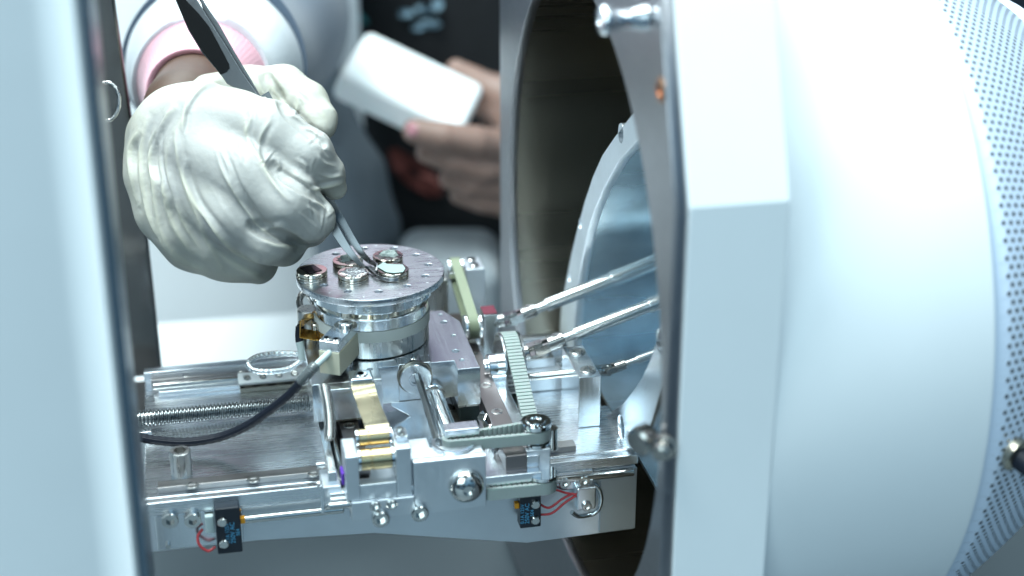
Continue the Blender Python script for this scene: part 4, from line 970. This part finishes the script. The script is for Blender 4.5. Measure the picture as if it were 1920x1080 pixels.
# bare forearm goes up and away; one mesh with the hand inside the glove
lo = np.minimum(hf.lo, np.minimum(A_, A_ + arm_dir) - 45); hi = np.maximum(hf.lo + hf.n * hf.h, np.maximum(A_, A_ + arm_dir) + 45)
bf = Field(lo, hi, 1.9)
def arm_pt(t): return A_ + arm_dir * t
bf.chain([arm_pt(-.05), arm_pt(0.12), arm_pt(.45), arm_pt(1.0)], [18, 18.5, 22, 32], 8)
for args in (([H(356, 195, 44), H(335, 235, 20), H(385, 285, 6)], [14, 14, 11]), ([H(435, 225, 2), H(510, 245, -6), H(578, 288, -8), H(612, 325, -2)], [8.5, 7.6, 6, 4]),
             ([H(385, 290, 2), H(470, 330, -8), H(545, 378, -12), H(575, 410, -6)], [11, 9, 7.5, 5]), ([H(365, 350, 6), H(440, 400, -4), H(505, 445, -4), H(515, 450, 12)], [10, 6.5, 5, 4]),
             ([H(350, 390, 12), H(410, 445, 8), H(465, 480, 12)], [10, 7, 5]), ([H(400, 200, 28), H(470, 182, 32), H(530, 170, 32), H(575, 195, 28), H(595, 220, 23)], [10, 8.2, 6.6, 5.4, 4])):
    bf.chain(args[0], args[1], 4)
bf.build('body', skin, p1, 3)

adn0 = arm_dir / np.linalg.norm(arm_dir)
gf_ = hand_field(0.0, 0.5)
# baggy glove cuff swelling round the heel of the hand
gf_.chain([H(335, 240, 30), H(308, 268, 26), H(303, 325, 24), H(322, 392, 22), H(362, 448, 20), H(412, 478, 20)], [14, 14.5, 14.5, 14.2, 12.5, 10], 6)
gf_.chain([H(312, 330, 14), H(360, 420, 12), H(430, 470, 14), H(487, 508, 18)], [13, 13.5, 11.5, 5], 6)
cutn = np.array(adn0); cutp = H(340, 185, 40)
cg_ = ((gf_.lo[0] + gf_.h * np.arange(gf_.n[0]))[:, None, None] - cutp[0]) * cutn[0] + ((gf_.lo[1] + gf_.h * np.arange(gf_.n[1]))[None, :, None] - cutp[1]) * cutn[1] + ((gf_.lo[2] + gf_.h * np.arange(gf_.n[2]))[None, None, :] - cutp[2]) * cutn[2]
far_ = ((gf_.lo[0] + gf_.h * np.arange(gf_.n[0]))[:, None, None] - H(445, 200, 0)[0]) * RT.x + ((gf_.lo[1] + gf_.h * np.arange(gf_.n[1]))[None, :, None] - H(445, 200, 0)[1]) * RT.y + ((gf_.lo[2] + gf_.h * np.arange(gf_.n[2]))[None, None, :] - H(445, 200, 0)[2]) * RT.z
gf_.a = np.maximum(gf_.a, np.minimum(cg_, -far_)).astype(np.float32)
base_f = gf_.a.copy()
def wrinkle(pts, r=1.3, k=1.6, sink=0.35, op='add'):
    pp = smoothpath([(a, b, 0) for a, b in pts], 5); P = []; n = len(pp)
    tmp = gf_.a; gf_.a = base_f
    for v_ in pp:
        hpt, d = gf_.hit(v_.x, v_.y, HD - 45, HD + 70)
        if hpt is not None: P.append(np.array(at(v_.x, v_.y, d + sink * r)))
    gf_.a = tmp
    n = len(P)
    if n < 3: return
    rs = [r * (0.15 + 0.85 * math.sin(math.pi * min(1, max(0, (i + .5) / n))) ** 0.6) for i in range(n)]
    for i in range(n - 1):
        if np.linalg.norm(P[i + 1] - P[i]) < 9: gf_.cone(P[i], P[i + 1], rs[i], rs[i + 1], k, op, pad=4)
RIDGE = [   # outline pixel of each fold, height in mm, half width in px
 ([(460, 224), (465, 260), (478, 286), (499, 323), (525, 359), (545, 380)], 1.5, 5.0),
 ([(405, 284), (416, 317), (437, 354), (463, 395), (494, 432), (525, 453), (546, 468)], 1.5, 4.6),
 ([(346, 302), (348, 338), (366, 380), (395, 421), (416, 447), (447, 476), (480, 490)], 1.7, 5.0),
 ([(283, 320), (286, 345), (291, 390), (299, 427), (318, 466), (348, 496)], 1.7, 5.6),
 ([(343, 224), (330, 250), (333, 291), (343, 333), (366, 395), (392, 458), (416, 500)], 1.3, 5.4),
 ([(325, 200), (300, 235), (283, 270), (281, 312), (292, 345)], 1.8, 5.0),
 ([(411, 276), (426, 312), (436, 346)], 1.0, 4.0),
 ([(506, 226), (489, 256), (486, 286), (499, 314)], 1.1, 4.2),
 ([(260, 245), (243, 281), (246, 333), (258, 384)], 1.5, 5.0),
 ([(275, 222), (264, 285), (267, 354), (284, 420), (310, 462)], 1.5, 5.0),
 ([(300, 300), (306, 360), (326, 425), (360, 478)], 1.2, 5.5),
 ([(318, 262), (312, 310), (322, 366), (345, 420), (374, 466)], 1.0, 4.6),
 ([(352, 185), (345, 215), (342, 250)], 1.1, 4.0),
 ([(413, 152), (385, 160), (362, 182), (352, 205)], 1.1, 4.0),
 ([(470, 192), (470, 220), (462, 250)], 0.9, 3.6),
 ([(491, 434), (510, 426), (530, 424), (560, 440)], 1.2, 4.4),
 ([(494, 450), (525, 462), (560, 462)], 0.9, 4.0),
 ([(572, 240), (588, 246), (602, 258)], 0.9, 3.4), ([(558, 300), (572, 310), (575, 322)], 0.8, 3.0), ([(520, 300), (524, 312), (516, 320)], 0.8, 3.0),
 ([(596, 290), (606, 305), (628, 312)], 0.9, 3.6), ([(582, 357), (605, 352), (642, 344)], 1.1, 3.6), ([(600, 325), (618, 332), (640, 330)], 0.8, 3.2),
 ([(588, 375), (598, 384), (612, 390)], 1.0, 3.4), ([(572, 385), (590, 400), (600, 425)], 0.7, 3.6),
 ([(480, 140), (488, 165), (500, 188)], 0.9, 3.6), ([(497, 135), (508, 160), (520, 180)], 0.7, 3.4), ([(560, 165), (590, 192), (612, 225)], 0.7, 5.0),
 ([(540, 215), (560, 222), (575, 236)], 0.7, 3.4), ([(398, 462), (432, 490), (470, 510), (492, 522)], 1.1, 5.0), ([(300, 455), (340, 490), (385, 508)], 1.2, 5.0),
]
GROOVE = [
 ([(292, 262), (292, 310), (300, 345)], 1.3), ([(255, 270), (252, 320), (262, 372)], 1.2), ([(310, 215), (292, 250), (272, 300)], 1.4),
 ([(304, 240), (303, 290), (312, 340), (335, 410)], 1.0), ([(540, 445), (565, 462), (600, 455)], 1.4), ([(600, 372), (612, 385), (616, 400)], 1.3),
 ([(520, 316), (545, 332), (575, 350), (600, 372)], 1.6), ([(430, 300), (452, 350), (480, 395)], 0.7), ([(600, 262), (608, 280), (620, 296)], 1.0),
]
for pts, r in (([(512, 308), (530, 322), (560, 343), (590, 362), (612, 382)], 2.3), ([(470, 422), (505, 436), (545, 450), (580, 470), (612, 455)], 2.2), ([(500, 140), (520, 178), (545, 215), (580, 245), (608, 268)], 2.0)): wrinkle(pts, r, 2.5, 0.1, 'sub')
# fine slack creasing, stronger away from the stretched knuckles
nx_, ny_, nz_ = gf_.a.shape
gx = (gf_.lo[0] + gf_.h * np.arange(nx_))[:, None, None]; gy = (gf_.lo[1] + gf_.h * np.arange(ny_))[None, :, None]; gz = (gf_.lo[2] + gf_.h * np.arange(nz_))[None, None, :]
gf_.a += (0.16 * np.sin(gx * 0.27 + 1.7 * np.sin(gz * 0.11) + gy * .12) * np.sin(gz * 0.19 + gy * 0.21 + 0.6 + np.sin(gx * .15))).astype(np.float32)

gm_ = bpy.data.materials.new('latex_glove'); gm_.use_nodes = True; N = gm_.node_tree; B_ = N.nodes['Principled BSDF']
B_.inputs['Roughness'].default_value = 0.55; B_.inputs['Subsurface Weight'].default_value = 0.18
B_.inputs['Subsurface Radius'].default_value = (1.0, 0.8, 0.6); B_.inputs['Subsurface Scale'].default_value = 0.0015
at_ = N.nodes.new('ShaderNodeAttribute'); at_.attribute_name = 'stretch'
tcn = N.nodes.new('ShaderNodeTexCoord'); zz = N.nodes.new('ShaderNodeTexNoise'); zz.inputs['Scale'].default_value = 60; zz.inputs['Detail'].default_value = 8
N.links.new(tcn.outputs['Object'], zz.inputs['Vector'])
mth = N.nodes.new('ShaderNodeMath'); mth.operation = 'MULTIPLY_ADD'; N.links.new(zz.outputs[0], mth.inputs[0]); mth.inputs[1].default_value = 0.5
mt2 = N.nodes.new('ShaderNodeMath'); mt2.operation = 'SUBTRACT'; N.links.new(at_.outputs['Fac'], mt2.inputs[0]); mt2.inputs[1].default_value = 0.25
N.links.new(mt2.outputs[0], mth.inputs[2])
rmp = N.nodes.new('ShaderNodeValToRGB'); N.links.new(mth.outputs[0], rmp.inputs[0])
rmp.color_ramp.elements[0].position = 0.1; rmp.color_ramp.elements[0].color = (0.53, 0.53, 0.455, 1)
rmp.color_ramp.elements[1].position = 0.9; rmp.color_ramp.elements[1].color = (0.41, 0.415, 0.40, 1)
N.links.new(rmp.outputs[0], B_.inputs['Base Color'])
z5 = N.nodes.new('ShaderNodeTexNoise'); z5.inputs['Scale'].default_value = 420; z5.inputs['Detail'].default_value = 5; N.links.new(tcn.outputs['Object'], z5.inputs['Vector'])
bpn = N.nodes.new('ShaderNodeBump'); bpn.inputs['Distance'].default_value = 0.00022; N.links.new(z5.outputs[0], bpn.inputs['Height']); N.links.new(bpn.outputs[0], B_.inputs['Normal'])
go, GV = gf_.build('glove', gm_, p1, 0)
# creases of the slack latex, pressed into the surface along its normals
me_ = go.data; nv_ = len(GV); NB = np.zeros(nv_ * 3, np.float32); me_.vertices.foreach_get('normal', NB); NB = NB.reshape(-1, 3)
co_ = GV.astype(float)
for _ in range(2):                                                     # relax the voxel steps first
    ed = np.zeros(len(me_.edges) * 2, np.int32); me_.edges.foreach_get('vertices', ed); ed = ed.reshape(-1, 2)
    sm_ = np.zeros_like(co_); ct_ = np.zeros(nv_)
    np.add.at(sm_, ed[:, 0], co_[ed[:, 1]]); np.add.at(sm_, ed[:, 1], co_[ed[:, 0]]); np.add.at(ct_, ed[:, 0], 1); np.add.at(ct_, ed[:, 1], 1)
    co_ = 0.4 * co_ + 0.6 * sm_ / ct_[:, None]
cv = np.array(CAM); rr_ = co_ - cv; dp_ = rr_ @ np.array(FW)
U_ = 960 + F * (rr_ @ np.array(RT)) / dp_; V_ = 540 - F * (rr_ @ np.array(UP)) / dp_
facing = np.clip(-(NB * (rr_ / np.linalg.norm(rr_, axis=1)[:, None])).sum(1) * 2.2 + 0.5, 0, 1)
DISP = np.zeros(nv_)
def crease(pts, amp, wd, asym=0.7):
    pp = smoothpath([(a, b, 0) for a, b in pts], 4); n = len(pp)
    xs = [p.x for p in pp]; ys = [p.y for p in pp]
    m_ = (U_ > min(xs) - 30) & (U_ < max(xs) + 30) & (V_ > min(ys) - 30) & (V_ < max(ys) + 30); ix = np.where(m_)[0]
    if len(ix) == 0: return
    bd = np.full(len(ix), 1e9); sd_ = np.zeros(len(ix)); tt_ = np.zeros(len(ix))
    for i in range(n - 1):
        ax, ay = pp[i].x, pp[i].y; bx, by = pp[i + 1].x - ax, pp[i + 1].y - ay; L2 = bx * bx + by * by + 1e-9
        qx = U_[ix] - ax; qy = V_[ix] - ay; t = np.clip((qx * bx + qy * by) / L2, 0, 1)
        d = np.hypot(qx - t * bx, qy - t * by); sg = np.sign(qx * by - qy * bx); b_ = d < bd
        bd[b_] = d[b_]; sd_[b_] = (d * sg)[b_]; tt_[b_] = ((i + t) / (n - 1))[b_]
    tap = np.sin(np.pi * np.clip(tt_, 0.02, 0.98)) ** 0.55 * np.exp(-np.maximum(0, bd - 22) / 5)
    h_ = np.exp(-(np.abs(sd_) / wd) ** 1.4) - asym * np.exp(-((sd_ - 1.9 * wd) / (1.25 * wd)) ** 2) - 0.25 * asym * np.exp(-((sd_ + 2.2 * wd) / (1.8 * wd)) ** 2)
    DISP[ix] += amp * h_ * tap
for pts, r, wd_ in RIDGE: crease(pts, r * 0.74, wd_ * 1.05)
for pts, r in GROOVE: crease(pts, -0.65 * r, 3.4, 0.3)
rg = random.Random(11)
def between(a, b, f, lo_, hi_):
    A1 = smoothpath([(x, y, 0) for x, y in a], 6); B1 = smoothpath([(x, y, 0) for x, y in b], 6); out = []
    for k in range(7):
        t = lo_ + (hi_ - lo_) * k / 6; p = A1[int(t * (len(A1) - 1))].lerp(B1[int(t * (len(B1) - 1))], f)
        out.append((p.x + rg.uniform(-2.5, 2.5), p.y + rg.uniform(-2.5, 2.5)))
    return out
FL = [RIDGE[8][0], RIDGE[9][0], RIDGE[3][0], RIDGE[2][0], RIDGE[1][0], RIDGE[0][0]]
for k in range(14):
    i = rg.choice([0, 0, 1, 1, 2, 2, 3, 3, 4]); l0 = rg.uniform(0, .6)
    crease(between(FL[i], FL[i + 1], rg.uniform(.1, .9), l0, min(1, l0 + rg.uniform(.25, .5))), rg.uniform(.12, .40), rg.uniform(2.8, 6.0))
for k in range(26):                                                   # short pinched creases at the fingers
    cx_, cy_ = rg.choice([(600, 320), (585, 250), (560, 430), (500, 170), (495, 300), (600, 400), (540, 200)])
    cx_ += rg.uniform(-22, 22); cy_ += rg.uniform(-20, 20); a = rg.uniform(0.6, 2.4); L_ = rg.uniform(9, 24)
    crease([(cx_ - L_ * math.cos(a), cy_ - L_ * math.sin(a)), (cx_ + rg.uniform(-3, 3), cy_), (cx_ + L_ * math.cos(a), cy_ + L_ * math.sin(a))], rg.uniform(.12, .34), rg.uniform(2, 3.2))
co_ = co_ + NB * (DISP * facing)[:, None]
me_.vertices.foreach_set('co', ((co_ - np.array(wloc(p1) / S)) * S).astype(np.float32).ravel()); me_.update()
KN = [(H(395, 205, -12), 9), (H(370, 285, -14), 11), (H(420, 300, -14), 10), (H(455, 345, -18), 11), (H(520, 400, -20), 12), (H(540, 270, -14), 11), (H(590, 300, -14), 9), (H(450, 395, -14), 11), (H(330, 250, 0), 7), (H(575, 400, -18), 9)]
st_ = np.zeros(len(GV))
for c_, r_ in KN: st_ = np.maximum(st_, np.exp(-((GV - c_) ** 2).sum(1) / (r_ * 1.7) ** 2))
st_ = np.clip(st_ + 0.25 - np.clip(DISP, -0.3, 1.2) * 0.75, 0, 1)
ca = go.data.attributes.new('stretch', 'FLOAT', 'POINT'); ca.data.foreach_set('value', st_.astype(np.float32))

# ---- sleeve of person 1: bands along the forearm
def cloth(name, col, **k): return mat(name, col, 0, 0.85, 0.25, 700, (1, 1, 1), cvar=0.08, sheen=0.3, **k)
pink = cloth('pink_rib_knit', (0.80, 0.42, 0.50)); whitec = cloth('white_knit', (0.80, 0.84, 0.88)); greyc = cloth('grey_blue_knit', (0.12, 0.165, 0.23))
pink_deep = cloth('pink_knit', (0.72, 0.22, 0.33))
ad = Vector(arm_dir); AL = ad.length; adn = ad.normalized(); A0v = Vector(A_)
def sleeve(name, t0, t1, r0, r1, mt, ribs=0, ramp=0, fold=0, parent=p1, close=True):
    n = 14; prof = [(r0 - 4.0, t0 * AL + 6), (r0 - 2.0, t0 * AL + 1.0), (r0 - 0.6, t0 * AL)]
    for i in range(n + 1):
        f = i / n; rr = r0 + (r1 - r0) * f; h_ = (t0 + (t1 - t0) * f) * AL
        prof.append(((lambda t, rr=rr, f=f: rr + ramp * (math.sin(ribs * t) if ribs else 0) + fold * math.sin(f * 9 + 2.2 * math.sin(t * 1.5)) * (0.6 + .4 * math.sin(2 * t + 1)))
                     if (ribs or fold) else rr, h_))
    return MB().lathe(prof, A0v, adn, 240 if ribs else 96, ref=UP).build(name, mt, parent, smooth=70)
ad_end = Vector(A_) + Vector(arm_dir)
sleeve('pink_cuff', 0.06, 0.18, 21.5, 31.0, pink, 80, 0.1)
sleeve('white_sleeve_band', 0.165, 0.36, 31.0, 43.5, whitec, 3, 0.5, 2.4)
sleeve('grey_sleeve', 0.34, 1.05, 43.5, 54, greyc, 3, 0.6, 3.0)
# torso of person 1 further back
tp = lambda a, b, d=1060: np.array(at(a, b, d))
tf = Field(tp(640, 300) + np.array([-210, -130, -420]), tp(640, 300) + np.array([150, 200, 480]), 7)
for sx in (-12, 14): tf.chain([tp(550 + sx, -40), tp(556 + sx, 110), tp(592 + sx, 220), tp(648 + sx, 330), tp(668 + sx, 430), tp(668 + sx, 620)], [20, 20, 19, 20, 22, 24], 12)
tf.chain([tp(568, -60), tp(540, -290), tp(520, -420)], [22, 62, 90], 20)
tf.chain([tp(540, -330), tp(500, -90, 980), A_ + arm_dir * 0.98], [60, 40, 36], 16)
knit = bpy.data.materials.new('knit_pink_reflect'); knit.use_nodes = True; KN_ = knit.node_tree; KB = KN_.nodes['Principled BSDF']; KB.inputs['Roughness'].default_value = 0.85
ktc = KN_.nodes.new('ShaderNodeTexCoord'); ksp = KN_.nodes.new('ShaderNodeSeparateXYZ'); KN_.links.new(ktc.outputs['Object'], ksp.inputs[0])
kmr = KN_.nodes.new('ShaderNodeMapRange'); kmr.inputs[1].default_value = -0.45; kmr.inputs[2].default_value = 0.4; KN_.links.new(ksp.outputs['Z'], kmr.inputs[0])
krp = KN_.nodes.new('ShaderNodeValToRGB'); krp.color_ramp.interpolation = 'CONSTANT'; KN_.links.new(kmr.outputs[0], krp.inputs[0]); KN_.links.new(krp.outputs[0], KB.inputs['Base Color'])
ce = krp.color_ramp.elements; ce[0].color = (0.44, 0.46, 0.47, 1); ce[1].position = 0.55; ce[1].color = (0.09, 0.12, 0.165, 1)
for pos, c_ in ((0.28, (0.17, 0.20, 0.23, 1)), (0.62, (0.72, 0.36, 0.46, 1)), (0.80, (0.40, 0.43, 0.46, 1)), (0.86, (0.72, 0.36, 0.46, 1))):  # pink bands lie above the view, added for the turntable to reflect
    e = ce.new(pos); e.color = c_
tf.build('knit_top', knit, p1, 4)

# ---- person 2: black shirt, bare hands holding the white box
p2 = thing('person', 'person in a black printed shirt holding up a white box with bare hands', 'person', tuple(at(850, 400, 1000)))
D2 = 985.0
def Q(px, py, d=0): return np.array(at(px, py, D2 + d))
pts_all = [Q(700, 60, -40), Q(1200, 620, 160), Q(1200, 60, 160), Q(700, 620, -40), Q(1200, 300, -60)]
lo = np.minimum.reduce(pts_all) - 30; hi = np.maximum.reduce(pts_all) + 30
b2 = Field(lo, hi, 2.0)
def fing(pts, rs, k=1.1): b2.chain([Q(*p) for p in pts], rs, k)
fing([(778, 246, -52), (830, 256, -50), (890, 266, -40), (960, 282, -14)], [7.5, 8.6, 9.6, 11.5])
fing([(800, 285, -40), (850, 302, -38), (905, 318, -28), (970, 325, -6)], [6.8, 8.0, 8.8, 11])
fing([(842, 335, -26), (880, 345, -24), (925, 350, -16), (980, 352, 2)], [6.4, 7.6, 8.2, 10.5])
fing([(860, 366, -16), (900, 378, -14), (945, 385, -6), (990, 380, 6)], [5.8, 6.6, 7.4, 10])
b2.chain([Q(985, 300, 8), Q(1040, 330, 14), Q(1150, 360, 40)], [24, 24, 26], 14)
b2.cone(Q(980, 350, 14), Q(1040, 340, 16), 20, 24, 14)
# upper hand behind the box
fing([(855, 130, 14), (890, 150, 16), (930, 170, 16), (985, 200, 20)], [6.5, 8, 9.5, 13])
fing([(880, 180, 22), (915, 200, 22), (960, 225, 22)], [8, 9, 11])
b2.chain([Q(985, 205, 22), Q(1060, 240, 34), Q(1150, 290, 60)], [20, 22, 26], 12)
b2.cone(Q(1150, 290, 60), Q(1160, 365, 60), 26, 28, 14)
b2.build('body', skin2, p2, 2)
MB().lathe([(1e-4, 1.2), (2.6, 0.9), (4.2, 0)], Q(772, 243, -59), -(RT * 0.45 + FW * .8), 16).build('fingernail', mat('pink_nail', (0.50, 0.24, 0.27), 0, 0.25), p2)
s2 = Field((at(640, 300, 1060).x - 20, at(640, 300, 1060).y - 60, -200), (at(640, 300, 1060).x + 420, at(640, 300, 1060).y + 260, 620), 8)
bx_, by_ = at(640, 300, 1090).x, at(640, 300, 1090).y
s2 = Field((bx_ - 60, by_ - 60, -260), (bx_ + 420, by_ + 260, 620), 8)
for dx_ in (78, 130, 190, 250): s2.cone((bx_ + dx_ + 14, by_ + 110, -70), (bx_ + dx_ - 12, by_ + 110, 200), 68, 80, 30)
s2.chain([(bx_ + 265, by_ + 110, -30), (bx_ + 250, by_ + 60, -160), (bx_ + 250, by_ - 10, -230)], [60, 50, 45], 20)
shirt = mat('black_shirt', (0.005, 0.006, 0.008), 0, 0.8, 0.3, 60, cvar=0.3)
s2.build('black_shirt', shirt, p2, 4)
g2 = Field((bx_ - 80, by_ - 80, 100), (bx_ + 420, by_ + 280, 620), 9)
for dx_ in (66, 130, 190, 250): g2.cone((bx_ + dx_, by_ + 110, 215), (bx_ + dx_ - 12, by_ + 110, 450), 82, 74, 30)
g2.build('lilac_reflector', mat('lilac_reflection_cloth', (0.20, 0.165, 0.22), 0, 0.85, 0.2, 300), p2, 4)  # unseen body added above the shirt so the metal reflects lilac
def on_shirt(px, py):
    p_, d_ = s2.hit(px, py, 950, 1350, 3); return p_, d_
def print_patch(name, pts, mt):
    P = []
    for a_, b_ in pts:
        p_, d_ = on_shirt(a_, b_)
        if p_ is None: return
        P.append(at(a_, b_, d_ - 5))
    n = len(P); c_ = sum(P, Vector()) / n
    MB().add([c_] + P + [p + FW * 3 for p in P], [(0, 1 + i, 1 + (i + 1) % n) for i in range(n)] + [(1 + i, 1 + n + i, 1 + n + (i + 1) % n, 1 + (i + 1) % n) for i in range(n)]).build(name, mt, p2)
red_p = mat('faded_red_print', (0.13, 0.032, 0.026), 0, 0.8); pal = mat('pale_print', (0.22, 0.34, 0.42), 0, 0.8); tl = mat('teal_print', (0.04, 0.22, 0.24), 0, 0.8)
print_patch('red_print', [(728, 282), (745, 278), (768, 290), (790, 305), (815, 325), (830, 350), (828, 366), (805, 368), (780, 355), (758, 340), (738, 318)], red_p)
print_patch('dark_print_gap', [(765, 312), (778, 312), (792, 328), (780, 334), (768, 324)], shirt)
for a_, b_, w_, h_ in ((760, 25, 16, 7), (795, 18, 18, 9), (805, 45, 22, 8), (783, 52, 12, 6), (820, 8, 10, 12)):
    print_patch('pale_print', [(a_ + w_ * math.cos(t), b_ + h_ * math.sin(t)) for t in np.linspace(0, 5.6, 9)], pal)
print_patch('teal_print', [(655, -5), (668, 0), (674, 22), (690, 40), (684, 44), (668, 34), (660, 14)], tl)
# white box
bx = thing('white_box', 'small white foam box with rounded edges held up by two bare hands', 'box', tuple(at(770, 150, 960)))
TL = at(690, 52, 985); TR = at(912, 158, 990); FLp = at(626, 128, 940); 
e1_ = TR - TL; e2_ = FLp - TL; e2_ = e2_ - e1_ * (e2_.dot(e1_) / e1_.length_squared)
n_ = e1_.cross(e2_).normalized()
if n_.dot(UP) > 0: n_ = -n_
cbx = TL + e1_ / 2 + e2_ / 2 + n_ * 10.5
MB().obox(cbx, e1_ / 2, e2_ / 2, n_ * 10.5).build('box_body', mat('white_foam', (0.90, 0.93, 0.94), 0, 0.6, 0.02, 300, sss=0.1), bx, 5.5, seg=6)

# ================================================================== background furniture (blurred)
bk = thing('white_cabinet', 'bright white cabinet panel in the blurred background behind the glove', 'cabinet', (-150, 520, -140))
q = at(300, 0, 1180); 
MB().box(-420, at(600, 300, 1100).x + 30, at(420, 600, 1120).y, at(420, 600, 1120).y + 60, -139.5, 560).build('cabinet_panel', M['white_panel'], bk, 3)
MB().box(-420, at(700, 600, 900).x, 160, 300, -139, at(400, 690, 860).z - 22).build('cabinet_shelf', M['white_panel'], bk, 4)
ch = thing('chair', 'blurred pale grey upholstered chair between the two people', 'chair', tuple(at(830, 520, 1000)))
cc = at(838, 540, 1010)
MB().obox(cc, RT * 33, (FW + UP * .25).normalized() * 60, (UP - FW * .25).normalized() * 28).build('seat_cushion', cloth('grey_upholstery', (0.33, 0.37, 0.40)), ch, 14, seg=5)
dk = thing('dark_cabinet', 'black equipment cabinet behind the person in the black shirt', 'cabinet', (400, 900, -140))
MB().box(at(640, 300, 1350).x, at(1150, 300, 1350).x, at(800, 300, 1350).y, at(800, 300, 1350).y + 60, -139, 620).build('cabinet_body', M['black_wall'], dk, 3)
# outer post / far rim of the port seen beside the black shirt is the steel rim itself

rk = thing('equipment_rack', 'black equipment rack glimpsed beyond the perforated guard at the upper right', 'rack', (900, 500, -140))
q = at(1880, 10, 1300)
MB().box(q.x - 110, q.x + 400, q.y, q.y + 200, -139, q.z + 500).build('rack_body', M['black_wall'], rk, 3)
for k in range(6):
    MB().box(q.x - 105, q.x + 395, q.y - 3, q.y - 0.5, q.z - 300 + k * 110, q.z - 200 + k * 110).build('rack_panel', M['black_plastic'], rk, 2)

# ------------------------------------------------------------------ small pieces hang under the part that carries them
CARRY = {'rail_screw': ('rail', 'front_rail', 'rear_rail'), 'rail_end_bore': ('rail',), 'cage_roller': ('ball_cage',), 'bracket_screw': ('switch_bracket',),
         'position_mark': ('table_disc',), 'grub_screw': ('upper_ring', 'neck_ring', 'clamp_ring'), 'lug_screw': ('clamp_lug',), 'clamp_bolt': ('clamp_lug',),
         'hub_set_screw': ('drive_hub',), 'clamp_screw': ('strap_clamp', 'clamp_plate', 'top_clamp', 'clamp_body'), 'switch_screw': ('switch_body',), 'orange_plunger': ('switch_body',),
         'printed_rating': ('switch_body',), 'terminal_block': ('switch_body',), 'joint_screw': ('joint_yoke',), 'pulley_hub': ('toothed_wheel',), 'cap_plate_screw': ('cap_plate',),
         'foot_screw': ('front_foot',), 'bearing_washer': ('brass_roller',), 'pedestal_screw': ('pedestal_block',), 'post_screw': ('bearing_post',), 'maroon_cap': ('bearing_post',),
         'carriage_bore': ('carriage_block',), 'red_print': ('black_shirt',), 'pale_print': ('black_shirt',), 'teal_print': ('black_shirt',), 'dark_print_gap': ('black_shirt',),
         'fingernail': ('body',), 'rim_screw': ('steel_rim',), 'rim_knob': ('steel_rim',), 'dome_screw': ('front_plate',), 'bracket_pin': ('bracket_block',), 'tab_nut': ('folded_foil',)}
def centre(o):
    c = np.array([v[:] for v in o.bound_box]); return c.mean(0), c.min(0), c.max(0)
for root in [o for o in scene.objects if o.parent is None and o.type == 'EMPTY']:
    kids = list(root.children)
    for o in kids:
        want = CARRY.get(o.name.split('.')[0])
        if not want: continue
        c, _, _ = centre(o); best = None
        for k in kids:
            if k.name.split('.')[0] in want and k is not o:
                _, a, b = centre(k); d = np.linalg.norm(np.maximum(0, np.maximum(a - c, c - b)))
                if best is None or d < best[0]: best = (d, k)
        if best: o.parent = best[1]
